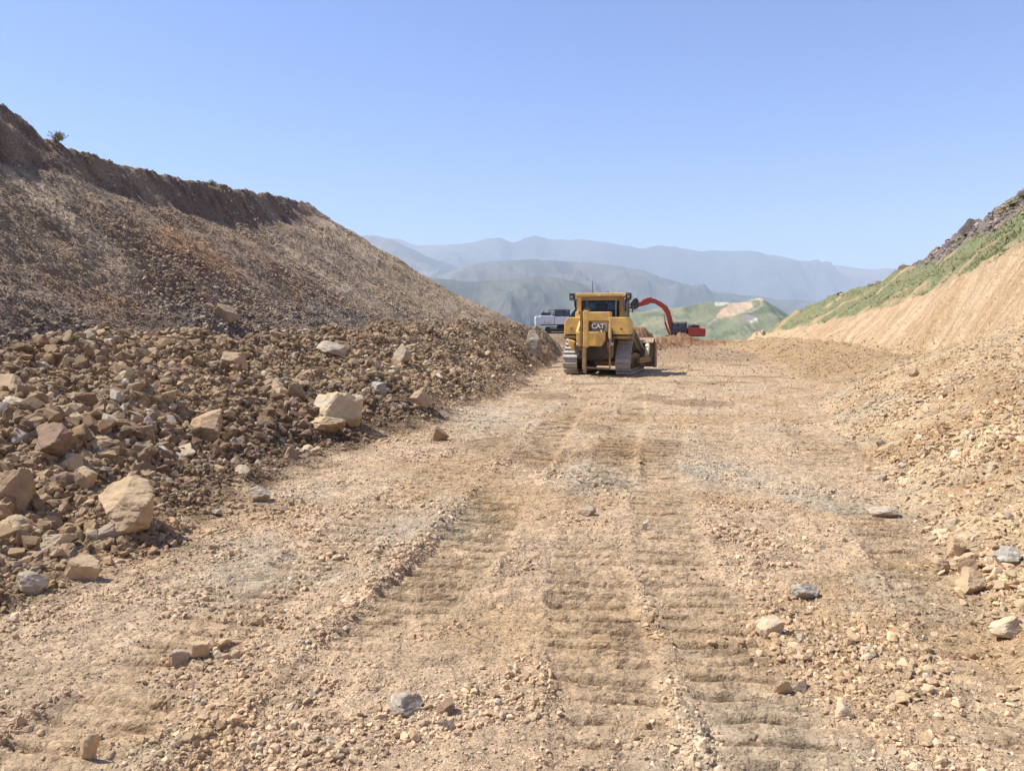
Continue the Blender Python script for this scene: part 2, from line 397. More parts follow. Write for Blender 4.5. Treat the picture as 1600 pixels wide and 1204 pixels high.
# ------------------------------------------------------------------ the ground sheet
def ground_colour(x, y, k, pm, rm):
    """the earth's own colour (linear albedo) by what it is made of"""
    n = x.shape + (3,)
    def L(c): return np.broadcast_to(lin(*c), n).copy()
    def blend(a, b, w): return a + (b - a) * np.clip(w, 0, 1)[..., None]
    v1 = fbm(x, y, 2.2, 4, seed=81); v2 = fbm(x, y, .45, 3, seed=83); v3 = fbm(x, y, 6.0, 3, seed=85)
    c = L((189, 162, 129))                                                  # road: pale tan
    c = blend(c, L((172, 142, 105)), sstep(-.1, .5, v1) * .7)
    c = blend(c, L((176, 160, 134)), sstep(.30, .70, fbm(x, y, 1.5, 4, seed=87)) * .5)      # crushed grey stone
    for gx, gy, gr in ((-.8, 15.0, 1.3), (-.3, 13.2, .9), (1.0, 8.6, .55), (2.6, 8.2, .6), (3.0, 7.2, .5), (-1.0, 6.0, .35), (.9, 8.0, .5), (2.3, 9.0, .6), (-1.9, 5.2, .5)):
        q = np.hypot(x - gx, (y - gy) * .6) / gr + .5 * v2
        c = blend(c, L((176, 164, 142)), (1 - sstep(.2, 1.3, q)) * .45)
    c = blend(c, L((132, 104, 74)), sstep(.25, .6, fbm(x * .8, y * .5, 1.8, 3, seed=89)) * .6 * sstep(6, 12, y))      # damp freshly turned earth
    c = blend(c, L((156, 130, 94)), pm * .3)
    c = blend(c, L((128, 98, 68)), sstep(34, 50, y) * .5)
    road = kmask(k, 9.75, 10.1, 11.8, 12.1)
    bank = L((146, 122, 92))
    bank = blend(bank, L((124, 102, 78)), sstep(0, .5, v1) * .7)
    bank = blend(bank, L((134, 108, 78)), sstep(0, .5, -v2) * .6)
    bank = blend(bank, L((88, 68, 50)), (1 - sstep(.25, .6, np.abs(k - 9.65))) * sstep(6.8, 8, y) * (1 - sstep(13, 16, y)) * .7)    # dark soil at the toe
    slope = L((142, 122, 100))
    slope = blend(slope, L((120, 103, 88)), sstep(-.1, .45, fbm(x + .4 * y, y, 4.5, 4, seed=91)) * .75)
    slope = blend(slope, L((156, 132, 104)), sstep(.05, .5, fbm(y + .25 * x, x * .15, .8, 3, seed=93)) * .65)
    slope = blend(slope, L((138, 108, 82)), sstep(.2, .7, fbm(x, y, 4, 3, seed=95)) * .5)
    slope = blend(slope, L((130, 122, 112)), sstep(.38, .75, fbm(x, y, 3.4, 3, seed=97)) * .5)
    slope = blend(slope, L((158, 136, 108)), sstep(30, 42, y) * .75)
    slope = blend(slope, L((190, 168, 138)), sstep(.1, .45, fbm(y + .22 * x, x * .08, .7, 3, seed=135)) * sstep(-.1, .25, fbm(x, y, 6, 2, seed=137) + .25 * sstep(28, 36, y)) * .6)
    slope = blend(slope, L((150, 112, 78)), (1 - sstep(.4, 1.2, np.hypot((x + 9.9) / 1.6, (y - 24.3) / 2.6))) * .7)
    slope = blend(slope, L((112, 98, 86)), sstep(5.0, 6.0, k + .3 * v1) * .6 * (1 - sstep(24, 34, y)))
    scarp = blend(L((134, 112, 92)), L((112, 93, 78)), sstep(-.2, .4, v2))
    slope = blend(slope, L((112, 98, 86)), sstep(5.0, 6.0, k + .3 * v1) * .6 * (1 - sstep(24, 34, y)))
    scarp = blend(scarp, L((154, 132, 106)), sstep(.1, .5, v1) * .7)
    top = blend(L((126, 110, 84)), L((108, 108, 70)), sstep(-.2, .4, v1))
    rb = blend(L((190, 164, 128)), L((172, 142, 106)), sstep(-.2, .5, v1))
    rb = blend(rb, L((172, 158, 132)), sstep(.2, .6, fbm(x, y, 1.9, 3, seed=99)) * .6)
    berm = L((160, 132, 96))
    rb = blend(rb, berm, sstep(17, 26, y) * (1 - sstep(14.1, 14.9, k)) * .85)
    face = L((186, 158, 122))
    sk = fbm(y + .35 * x, x * .10, .8, 4, gain=.6, seed=37)
    face = blend(face, L((168, 136, 100)), sstep(0, .45, sk) * .6)
    face = blend(face, L((200, 176, 142)), sstep(0.05, .5, -sk) * .5)
    rb = blend(rb, face, kmask(k, 14.75, 15.1, 15.97, 16.05) * sstep(11, 18, y + v3 * 3))
    gr = blend(L((124, 126, 90)), L((134, 126, 88)), sstep(-.1, .5, v1))
    gr = blend(gr, L((176, 150, 114)), sstep(.25, .5, fbm(x, y, 4.2, 3, seed=101)) * .85)
    rk = blend(L((128, 116, 108)), L((98, 88, 84)), sstep(-.3, .3, fbm(x, y, 1.6, 4, seed=103)))
    rk = blend(rk, L((146, 120, 106)), sstep(.1, .5, v3) * .6)
    rk = blend(rk, L((112, 116, 70)), sstep(.3, .5, fbm(x, y, 3.0, 2, seed=105)) * .5)
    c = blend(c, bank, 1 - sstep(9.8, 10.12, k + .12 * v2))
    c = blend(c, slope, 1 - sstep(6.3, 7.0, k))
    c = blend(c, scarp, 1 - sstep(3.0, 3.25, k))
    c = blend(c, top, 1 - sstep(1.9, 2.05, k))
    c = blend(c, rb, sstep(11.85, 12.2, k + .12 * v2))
    c = blend(c, gr, sstep(15.98, 16.06, k + .05 * v2))
    c = blend(c, rk, sstep(16.9, 17.25, k + .25 * v1))
    for hx, hy, rx, ry, hh in HEAPS:
        q = np.sqrt(((x - hx) / rx) ** 2 + ((y - hy) / ry) ** 2) + .1 * v2
        c = blend(c, L((206, 170, 126)) if hy > 118 else L((140, 104, 72)), (1 - sstep(.8, 1.3, q)) * .8)
    return np.clip(c * (1 + .13 * v2 + .05 * v1)[..., None], .02, .8)

t0 = time.time()
def log(*a): print("%.1f" % (time.time() - t0), *a, flush=True)
ang = list(np.arange(-44, 44.001, .09))
st = .09
while ang[-1] < 178:
    st *= 1.06; ang.append(min(ang[-1] + st, 179.9))
st = .09; left = [ang[0]]
while left[-1] > -178:
    st *= 1.06; left.append(max(left[-1] - st, -179.9))
ang = np.radians(np.array(left[:0:-1] + ang))
rad = [.3]
while rad[-1] < 1.7: rad.append(rad[-1] * 1.03)
while rad[-1] < 14: rad.append(rad[-1] * 1.0030)
while rad[-1] < 128: rad.append(rad[-1] * 1.0045)
while rad[-1] < 410: rad.append(rad[-1] * 1.02)
rad = np.array(rad)
NA, NR = len(ang), len(rad)
RR, AA = np.meshgrid(rad, ang, indexing='ij')
GXX, GYY = RR * np.sin(AA), RR * np.cos(AA)
log("grid", NR, NA)
GZ, GK, GPM, GRM = terrain(GXX.ravel(), GYY.ravel())
log("terrain")
GC = ground_colour(GXX.ravel(), GYY.ravel(), GK, GPM, GRM)
log("colour")
GZ = GZ.reshape(NR, NA); GK = GK.reshape(NR, NA)
verts = np.stack([GXX.ravel(), GYY.ravel(), GZ.ravel()], 1)
verts = np.vstack([verts, [[0, 0, float(GZ[0].mean())]]])
cols = np.vstack([GC, GC[:1]])
i0 = (np.arange(NR - 1)[:, None] * NA + np.arange(NA)[None, :])
j1 = (np.arange(NR - 1)[:, None] * NA + (np.arange(NA)[None, :] + 1) % NA)
quads = np.stack([i0, i0 + NA, j1 + NA, j1], -1).reshape(-1, 4)[:, ::-1]
M_earth = earth_material("earth", [(3.2, .6, .10), (14, .6, .04), (60, .6, .014), (240, .5, .004)], .20, pebbles=((7, .10, .5, .10), (24, .16, .7, .035), (75, .16, .6, .012)))
ground = raw_mesh("ground", verts, quads, 4, M_earth, cols, smooth=False)
tagp(ground, kind="structure")
GCg = GC.reshape(NR, NA, 3)
log("ground mesh")

_lr0 = np.log(rad)
def on_ground(x, y):
    """interpolated ground height, semantic coordinate, colour at points (x, y)"""
    r = np.hypot(x, y); a = np.arctan2(x, y)
    fi = np.clip(np.interp(np.log(np.maximum(r, .31)), _lr0, np.arange(NR)), 0, NR - 1.001)
    fj = np.clip(np.interp(a, ang, np.arange(NA)), 0, NA - 1.001)
    i = fi.astype(int); j = fj.astype(int); u = fi - i; v = fj - j
    z = (GZ[i, j] * (1 - u) + GZ[i + 1, j] * u) * (1 - v) + (GZ[i, j + 1] * (1 - u) + GZ[i + 1, j + 1] * u) * v
    return z, GK[i, j], GCg[i, j]

def ground_z(x, y):
    return float(on_ground(np.array([x]), np.array([y]))[0][0])

# ------------------------------------------------------------------ stones
rng = np.random.RandomState(5)
COUNTS = []
def hull_proto(npts, seed, flat):
    rs = np.random.RandomState(seed)
    p = rs.normal(size=(npts, 3)); p /= np.linalg.norm(p, axis=1)[:, None]
    p *= rs.uniform(.75, 1.1, (npts, 1))
    p *= np.array([1.0, rs.uniform(.6, .9), rs.uniform(*flat)])
    bm = bmesh.new()
    for q in p: bm.verts.new(q)
    res = bmesh.ops.convex_hull(bm, input=bm.verts)
    bmesh.ops.delete(bm, geom=[g for g in res["geom_interior"] if isinstance(g, bmesh.types.BMVert)], context='VERTS')
    loose = [v for v in bm.verts if not v.link_faces]
    bmesh.ops.delete(bm, geom=loose, context='VERTS')
    bmesh.ops.triangulate(bm, faces=bm.faces)
    bm.verts.index_update()
    V = np.array([v.co[:] for v in bm.verts]); Fc = np.array([[v.index for v in f.verts] for f in bm.faces])
    bm.free()
    return V * .5, Fc

PROTO_S = [hull_proto(9, 100 + i, (.4, .8)) for i in range(14)]
PROTO_M = [hull_proto(18, 200 + i, (.4, .8)) for i in range(14)]
PROTO_F = [hull_proto(12, 300 + i, (.22, .4)) for i in range(10)]

def rotations(yaw, tx, ty):
    cz, sz = np.cos(yaw), np.sin(yaw); cx, sx = np.cos(tx), np.sin(tx); cy, sy = np.cos(ty), np.sin(ty)
    Rz = np.zeros((len(yaw), 3, 3)); Rz[:, 0, 0] = cz; Rz[:, 0, 1] = -sz; Rz[:, 1, 0] = sz; Rz[:, 1, 1] = cz; Rz[:, 2, 2] = 1
    Rx = np.zeros_like(Rz); Rx[:, 0, 0] = 1; Rx[:, 1, 1] = cx; Rx[:, 1, 2] = -sx; Rx[:, 2, 1] = sx; Rx[:, 2, 2] = cx
    Ry = np.zeros_like(Rz); Ry[:, 1, 1] = 1; Ry[:, 0, 0] = cy; Ry[:, 0, 2] = sy; Ry[:, 2, 0] = -sy; Ry[:, 2, 2] = cy
    return Rz @ Rx @ Ry

def merge_stones(name, X, Y, Z, S, COL, which, mat, tilt=.5):
    """one mesh from many stones; which = index into ALLP"""
    VV, FF, CC = [], [], []; base = 0
    for pi, (V, Fc) in enumerate(ALLP):
        m = np.where(which == pi)[0]
        if not len(m): continue
        Rm = rotations(rng.rand(len(m)) * 6.283, rng.normal(0, tilt, len(m)), rng.normal(0, tilt, len(m)))
        st = rng.uniform(.8, 1.25, (len(m), 1, 3))
        P = (V[None] * st) * S[m][:, None, None]
        P = np.einsum('nij,nvj->nvi', Rm, P)
        P += np.stack([X[m], Y[m], Z[m]], 1)[:, None, :]
        VV.append(P.reshape(-1, 3))
        FF.append((Fc[None] + (np.arange(len(m)) * len(V))[:, None, None]).reshape(-1, 3) + base)
        CC.append(np.repeat(COL[m], len(V), 0))
        base += len(m) * len(V)
    return raw_mesh(name, np.vstack(VV), np.vstack(FF), 3, mat, np.vstack(CC))
ALLP = PROTO_S + PROTO_M + PROTO_F
nS, nM, nF = len(PROTO_S), len(PROTO_M), len(PROTO_F)

def stone_colour(base, k, n):
    """a stone's colour: its ground's colour shifted towards tan, brown, grey or white"""
    u = rng.rand(n)
    L = lambda c: lin(*c)[None]
    right = (k > 11.9)[:, None]; slope = (k < 6.6)[:, None]
    c = base * rng.uniform(.8, 1.45, (n, 1))
    def sw(c, m, col, w): return np.where(m[:, None], c * (1 - w) + col * w * rng.uniform(.75, 1.2, (n, 1)), c)
    c = sw(c, u < .18, L((180, 156, 124)), .5)
    c = sw(c, (u > .22) & (u < .34), L((146, 116, 86)), .5)
    c = sw(c, (u > .34) & (u < .38), L((168, 156, 134)), .6)
    c = sw(c, (u > .42) & (u < .445), L((196, 184, 162)), .8)
    c = sw(c, (u > .445) & (u < .465), L((138, 132, 122)), .6)
    return np.clip(c, .02, .75)

M_stone = earth_material("stone", [(25, .5, .02), (110, .4, .006)], .25)

def scatter(name, ncand, rmin, rmax, tha, thb, label, region, size_px, expo, kind="stuff"):
    """many stones as one mass; the smallest size drawn grows with the distance from the road's near end"""
    lr = rng.uniform(math.log(rmin), math.log(rmax), ncand); a = rng.uniform(R(tha), R(thb), ncand)
    r = np.exp(lr); x = r * np.sin(a); y = r * np.cos(a)
    z, k, c = on_ground(x, y)
    e = .004 * r + .03
    zx = on_ground(x + e, y)[0]; zy = on_ground(x, y + e)[0]
    nx, ny = -(zx - z) / e, -(zy - z) / e
    cosv = -(nx * x + ny * y + z - CAM_Z) / (np.sqrt(nx * nx + ny * ny + 1) * np.sqrt(x * x + y * y + (z - CAM_Z) ** 2))
    s = size_px / 768.0 * r * rng.rand(ncand) ** (-1 / expo)
    cover, smax = region(x, y, k, r, s)
    ok = (rng.rand(ncand) < np.clip(cosv * 1.6, .08, 1) * cover) & (s < smax)
    x, y, z, k, c, s, r = (q[ok] for q in (x, y, z, k, c, s, r))
    n = len(x)
    px = s / r * 768
    flat = (k > 11.9) & (rng.rand(n) < .6)
    which = np.where(flat, nS + nM + rng.randint(0, nF, n), np.where(px > 5, nS + rng.randint(0, nM, n), rng.randint(0, nS, n)))
    z = z + s * rng.uniform(-.05, .22, n)
    o = merge_stones(name, x, y, z, s, stone_colour(c, k, n), which, M_stone, .5)
    log(name, n)
    COUNTS.append((name, n))
    return tagp(o, label, None, None, kind)

def reg_rubble(x, y, k, r, s):
    bank = kmask(k, 6.9, 7.6, 9.7, 10.05)
    cl = sstep(-.35, .3, fbm(x, y, 1.3, 2, seed=121))
    cover = bank * (.75 + .5 * cl)
    return cover, np.full(x.shape, .26) * (.6 + .5 * cl) * (1 - .5 * sstep(9.4, 9.9, k))
def reg_slope(x, y, k, r, s):
    sl = kmask(k, 2.9, 3.3, 6.6, 7.3)
    scr = sstep(30, 42, y) * sstep(3, 3.6, k)
    cl = sstep(-.3, .35, fbm(x + .3 * y, y, 4.0, 3, seed=123))
    cover = sl * (.35 + .65 * cl) * (1 - .8 * scr) + .3 * (1 - sstep(2.9, 3.2, k))
    return cover, np.full(x.shape, .17) * (.6 + .6 * cl)
def reg_right(x, y, k, r, s):
    b = kmask(k, 11.85, 12.3, 15.6, 15.95)
    fc = kmask(k, 14.9, 15.2, 15.9, 16.0) * sstep(13, 20, y)
    cl = sstep(-.4, .3, fbm(x, y, 1.6, 3, seed=125))
    cover = b * (.35 + .65 * cl) * (1 - .9 * fc) * (1 - .3 * sstep(16, 28, y))
    cover = cover + .7 * sstep(16.95, 17.25, k)
    return cover, np.where(k > 16.5, .014 * r, 1) * np.where(k > 16.5, 1, 0) + np.where(k > 16.5, 0, 1) * np.maximum(.07 + .08 * cl * (1 - .5 * sstep(8, 14, r)), .0040 * r)
def reg_road(x, y, k, r, s):
    b = kmask(k, 9.9, 10.15, 11.75, 12.1)
    _, pm, rm = track_field(x, y)
    cl = sstep(-.1, .45, fbm(x, y, .9, 3, seed=127)) 
    ed = 1 - sstep(.0, .35, 12 - k) + 1 - sstep(0, .35, k - 10)
    rows = .8 * np.exp(-((x - np.interp(y, [3.2, 4.4, 6, 9, 14], [-1.25, -.98, -.62, -.10, .45])) / .13) ** 2) * (1 - sstep(6.0, 8.5, y)) * sstep(-.45, .1, perlin(y * 1.3, y * 0, 78)) \
         + .9 * np.exp(-((x - np.interp(y, [2, 3.4, 4.7, 8, 14], [-2.0, -1.62, -1.45, -.9, .3])) / .24) ** 2) * (1 - sstep(6.5, 8.5, y)) * sstep(-.3, .3, fbm(x, y, .8, 2, seed=79)) \
         + .6 * np.exp(-((x - np.interp(y, [2, 4, 8, 14, 24], [1.7, 1.5, 2.1, 3.2, 5.2])) / .3) ** 2) * sstep(-.3, .3, fbm(x, y, .9, 2, seed=80)) \
         + .5 * np.exp(-((x - np.interp(y, [5, 9, 14, 24], [.62, 1.0, 1.7, 3.3])) / .2) ** 2) * sstep(-.1, .4, fbm(x, y, 1.2, 2, seed=82))
    w = np.clip(rm * .5 + rows + .5 * ed, 0, 1)
    cover = b * (.16 + .42 * cl + .7 * w) * (1 - .95 * np.clip(pm * 1.6, 0, 1) * (1 - w))
    smax = .026 + .040 * cl + .055 * w
    dz = np.hypot(x - DOZER[0], y - DOZER[1])
    return cover * sstep(1.5, 2.4, dz), np.maximum(smax, .0040 * r * (.7 + .6 * cl))

scatter("rubble", 1300000, 3.2, 75, -50, 5, "brown and grey broken rock filling the bank left of the road", reg_rubble, 1.7, 1.35)
scatter("scree", 1000000, 12.0, 75, -48, 2, "loose grey brown stones covering the high slope left of the road", reg_slope, 1.5, 1.9)
scatter("stony_debris", 1300000, 2.4, 95, 5, 50, "pale flat tan stones covering the bank right of the road", reg_right, 1.6, 1.6)
scatter("gravel", 2400000, 1.6, 90, -50, 50, "loose tan gravel and small stones strewn over the dirt road", reg_road, 1.5, 1.9)

# boulders one by one ------------------------------------------------------------
def boulder_mesh(name, seed, sub=3, cuts=11, flat=1.0, rough=1.0):
    """faceted rock: a sphere cut by random planes, then roughened"""
    rs = np.random.RandomState(seed)
    bm = bmesh.new(); bmesh.ops.create_icosphere(bm, subdivisions=sub, radius=1.0)
    V = np.array([v.co[:] for v in bm.verts])
    nrm = rs.normal(size=(cuts, 3)); nrm /= np.linalg.norm(nrm, axis=1)[:, None]
    d = rs.uniform(.36, .78, cuts)
    dots = V @ nrm.T
    rr = np.ones(len(V))
    for j in range(cuts):
        q = np.where(dots[:, j] > 1e-3, d[j] / np.maximum(dots[:, j], 1e-3), 9)
        rr = np.minimum(rr, q)
    P = V * rr[:, None]
    a = fbm(P[:, 0] * 1.3 + seed, P[:, 1] * 1.3 + P[:, 2] * 1.1, .7, 4, seed=seed % 50)
    b = fbm(P[:, 2] * 2 + seed, P[:, 0] - P[:, 1], .3, 3, seed=seed % 40 + 3)
    led = np.abs(((P[:, 2] * 2.2 + P[:, 0] * .8 + .3 * a) % 1) - .5)
    P = P * (1 + rough * (.075 * a + .035 * b - .035 * (led < .10)))[:, None]
    P[:, 2] *= flat
    ext = P.max(0) - P.min(0)
    P = (P - (P.max(0) + P.min(0)) / 2) / ext
    for v, p in zip(bm.verts, P): v.co = p
    bm.normal_update()
    me = bpy.data.meshes.new(name); bm.to_mesh(me); bm.free()
    for p in me.polygons: p.use_smooth = False
    return me

ROCKCOL = dict(tan=(182, 156, 122), br=(162, 136, 106), rbr=(146, 120, 98), pale=(186, 164, 130), gtan=(162, 144, 120), grey=(164, 148, 124),
               gbr=(156, 138, 118), blue=(158, 150, 134), bw=(150, 136, 118), white=(196, 182, 158))
def rock_material(key, streak=False):
    m = earth_material("rock_" + key, [(9, .6, .02), (32, .6, .008), (120, .5, .0025)], .26, attr=False, base=lin(*ROCKCOL[key]), scale=1.2, spread=.14, world=True)
    if streak:
        nt = m.node_tree; b = [n for n in nt.nodes if n.type == 'BSDF_PRINCIPLED'][0]
        src = b.inputs["Base Color"].links[0].from_socket
        tc = nt.nodes.new("ShaderNodeTexCoord"); mp = nt.nodes.new("ShaderNodeMapping"); mp.inputs["Scale"].default_value = (2.0, 2.0, 6)
        mp.inputs["Rotation"].default_value = (.5, .4, 0)
        nz = nt.nodes.new("ShaderNodeTexNoise"); nz.inputs["Scale"].default_value = 1.6; nz.inputs["Detail"].default_value = 6
        cr = nt.nodes.new("ShaderNodeValToRGB"); cr.color_ramp.elements[0].position = .5; cr.color_ramp.elements[1].position = .62
        mixn = nt.nodes.new("ShaderNodeMixRGB"); mixn.inputs[2].default_value = (.48, .42, .33, 1)
        nt.links.new(tc.outputs["Object"], mp.inputs[0]); nt.links.new(mp.outputs[0], nz.inputs["Vector"]); nt.links.new(nz.outputs["Fac"], cr.inputs[0])
        nt.links.new(cr.outputs[0], mixn.inputs[0]); nt.links.new(src, mixn.inputs[1]); nt.links.new(mixn.outputs[0], b.inputs["Base Color"])
    return m
RM = {k_: rock_material(k_, k_ in ("pale", "grey", "bw", "blue", "white")) for k_ in ROCKCOL}

HERO_ROCKS = [
    (-3.76, 5.66, 0.29, 0.39, 'br', 'big rounded brown boulder at the near end of the left rubble bank'),
    (-2.95, 5.60, 0.52, 0.42, 'tan', 'largest tan boulder at the foot of the left rubble bank, beside the road'),
    (-3.94, 6.38, 0.41, 0.34, 'rbr', 'reddish brown boulder with a split face, up the bank behind the tan blocks'),
    (-3.62, 8.80, 0.45, 0.39, 'br', 'brown wedge boulder leaning in the middle of the bank above a dark hollow'),
    (-2.50, 10.80, 0.76, 0.52, 'pale', 'pale boulder with a white streaked top near the toe of the rubble bank'),
    (-2.59, 10.28, 0.62, 0.26, 'tan', 'long flat tan slab in front of the pale white streaked boulder'),
    (-4.45, 12.04, 0.42, 0.30, 'tan', 'square tan block sitting on the crest of the left rubble bank'),
    (1.01, 35.70, 0.77, 1.23, 'grey', 'pale grey white boulder standing upright left of the yellow bulldozer'),
    (1.53, 36.70, 0.61, 0.70, 'br', 'small dark brown boulder leaning on the pale grey white one by the bulldozer'),
    (-2.49, 17.24, 0.49, 0.50, 'gtan', 'greyish boulder high on the rubble bank with a dark shaded side'),
    (-2.43, 13.84, 0.30, 0.32, 'blue', 'blue grey rock with white marks in the rubble bank above the pale boulder'),
    (-3.45, 6.06, 0.19, 0.21, 'tan', 'upright tan block just behind the largest tan boulder'),
    (-2.98, 5.50, 0.22, 0.16, 'gbr', 'grooved grey brown block propped against the front of the largest tan boulder'),
    (-2.76, 4.76, 0.21, 0.16, 'tan', 'angular tan rock with an undercut front, last of the bank towards the road'),
    (-2.93, 4.50, 0.20, 0.15, 'grey', 'ridged grey rock lying lowest at the near toe of the left bank'),
    (-3.55, 5.28, 0.23, 0.16, 'tan', 'flat topped tan block below the big rounded brown boulder'),
    (-3.19, 5.22, 0.23, 0.13, 'pale', 'low whitish boulder with a knobbly top behind the undercut tan rock'),
    (-3.54, 11.50, 0.27, 0.29, 'tan', 'pale tan block paired with a brown block half-way up the left rubble bank'),
    (-3.27, 11.56, 0.27, 0.29, 'br', 'brown block paired with a pale tan block half-way up the left rubble bank'),
    (-2.35, 6.98, 0.24, 0.16, 'grey', 'low grey rock streaked with white at the foot of the left rubble bank'),
    (-3.61, 15.08, 0.60, 0.29, 'grey', 'long grey rock on the crest of the left rubble bank'),
    (-1.68, 2.88, 0.08, 0.13, 'tan', 'upright tan stone standing alone in the gravel left of the clod ridge'),
    (3.16, 5.28, 0.15, 0.18, 'tan', 'tan rock tipped on its end in the pile by the right bank'),
    (3.02, 4.92, 0.15, 0.17, 'tan', 'squarish tan rock below the tipped one in the pile by the right bank'),
    (3.23, 4.84, 0.18, 0.14, 'blue', 'blue grey slab on the pile at the foot of the right bank'),
    (2.87, 5.02, 0.18, 0.12, 'tan', 'low tan rock nearest the road in the pile by the right bank'),
    (2.84, 4.60, 0.18, 0.17, 'tan', 'tan rock with a deeply shaded front below the pile by the right bank'),
    (2.61, 3.84, 0.20, 0.10, 'pale', 'long pale rock lying alone below the rock pile by the right bank'),
    (3.21, 6.46, 0.27, 0.11, 'grey', 'low grey rock alone at the road edge by the right bank'),
    (1.39, 3.98, 0.15, 0.13, 'pale', 'half buried pale rock with a brown side in the road'),
    (1.80, 4.52, 0.18, 0.10, 'blue', 'crumbled blue grey rock lying on the road below the right rock pile'),
    (1.25, 3.38, 0.08, 0.08, 'tan', 'small cube shaped tan rock on the road'),
    (1.33, 3.38, 0.09, 0.06, 'gbr', 'dark mottled rock touching the small cube shaped tan rock'),
    (1.42, 3.14, 0.09, 0.06, 'pale', 'flat pale stone alone on the road, nearest to the viewer'),
    (-0.47, 3.18, 0.16, 0.09, 'bw', 'black and white streaked rock lying on the road beside the row of clods'),
    (-0.29, 3.18, 0.08, 0.08, 'rbr', 'dark purple brown rock next to the black and white streaked one'),
    (-0.27, 3.06, 0.07, 0.06, 'gbr', 'grey brown rock with a shadowed side below the dark purple brown one'),
    (-1.61, 3.76, 0.11, 0.10, 'tan', 'rounded tan rock at the head of the clod ridge lower left'),
    (-1.68, 3.74, 0.09, 0.08, 'gbr', 'grey brown stone leaning on the rounded tan rock of the clod ridge'),
    (1.06, 6.04, 0.05, 0.07, 'white', 'small white stone standing on end in the middle of the road'),
    (0.66, 6.48, 0.16, 0.09, 'gtan', 'dark hollowed rock in the clod row in the middle of the road'),
    (-1.02, 10.58, 0.28, 0.24, 'br', 'rounded brown rock at the toe of the bank beside the pale streaked boulder'),
    (-1.59, 13.06, 0.39, 0.35, 'tan', 'tan rock split in two beside the blue grey rock'),
    (-2.47, 12.26, 0.31, 0.26, 'br', 'dark brown block tucked behind the pale streaked boulder'),
    (-3.24, 6.54, 0.16, 0.14, 'br', 'chunky brown rock between the largest tan boulder and the bank above'),
    (-3.73, 6.36, 0.22, 0.18, 'tan', 'pair-topped tan boulder behind the upright tan block'),
    (-3.79, 6.86, 0.29, 0.18, 'tan', 'broad tan boulder with a cracked top right of the reddish brown one'),
    (-3.58, 7.40, 0.19, 0.21, 'br', 'upright brown rock in the hollow left of the leaning wedge boulder'),
    (1.26, 3.90, 0.08, 0.05, 'br', 'brown crumb of rock left of the half buried pale rock'),
    (8.15, 15.48, 0.21, 0.18, 'br', 'dark brown rock on the inner face of the right earth berm'),
    (6.24, 10.84, 0.20, 0.17, 'br', 'dark brown rock high on the right bank with a deep shadow below'),
    (-7.37, 19.72, 0.66, 0.49, 'br', 'weathered block of rock standing out of the middle of the left slope'),
    (-7.80, 19.68, 0.33, 0.26, 'br', 'smaller weathered block uphill beside the one standing out of the left slope'),
]


for i, (x, y, w, h, ck, lab) in enumerate(HERO_ROCKS):
    me = boulder_mesh("boulder", 700 + i * 7, 5 if y < 8 and w > .25 else 4, cuts=10 + i % 5, rough=.9)
    me.materials.append(RM[ck])
    o = bpy.data.objects.new("boulder" if w > .3 else "rock", me); C.objects.link(o)
    dep = w * random.Random(i).uniform(.65, .95)
    o.scale = (w, dep, h * 1.12)
    z = min(ground_z(x, y), ground_z(x, y + dep * .4))
    o.location = (x, y + dep * .42, z + h * (.40 if w > .3 else .30))
    o.rotation_euler = (random.Random(i + 50).uniform(-.12, .12), random.Random(i + 90).uniform(-.16, .16), random.Random(i + 30).uniform(-.4, .4))
    tagp(o, lab, "boulder" if w > .3 else "rock")

def many_rocks(n, picker, label, group, name, smin, smax, seed, keys):
    rs = np.random.RandomState(seed)
    protos = [boulder_mesh("rock", 2000 + seed * 10 + i, 3, cuts=9 + i % 4, flat=rs.uniform(.7, 1)) for i in range(9)]
    pm_ = {}
    placed = [(h[0], h[1] + h[2] * .4, h[2] * .5) for h in HERO_ROCKS]
    got = 0; tries = 0
    while got < n and tries < 20000:
        tries += 1
        x, y = picker(rs)
        r = math.hypot(x, y)
        s = smin * (rs.rand() ** (-1 / 2.3)); s = min(s, smax) * (1 if r > 8 else .75)
        if s / r * 768 < 6.5: continue
        if any(math.hypot(x - a, y - b) < .75 * (c + s * .5) for a, b, c in placed): continue
        placed.append((x, y, s * .5))
        ck = keys[rs.randint(len(keys))]; pi = rs.randint(len(protos))
        if (pi, ck) not in pm_:
            me = protos[pi].copy(); me.materials.append(RM[ck]); pm_[(pi, ck)] = me
        o = bpy.data.objects.new(name, pm_[(pi, ck)]); C.objects.link(o)
        o.scale = (s, s * rs.uniform(.6, .9), s * rs.uniform(.45, .8))
        o.location = (x, y, ground_z(x, y) + s * .0)
        o.rotation_euler = (rs.normal(0, .3), rs.normal(0, .3), rs.uniform(0, 6.28))
        tagp(o, label(ck, s, x, y), "rock", group)
        got += 1
    log(group, got)

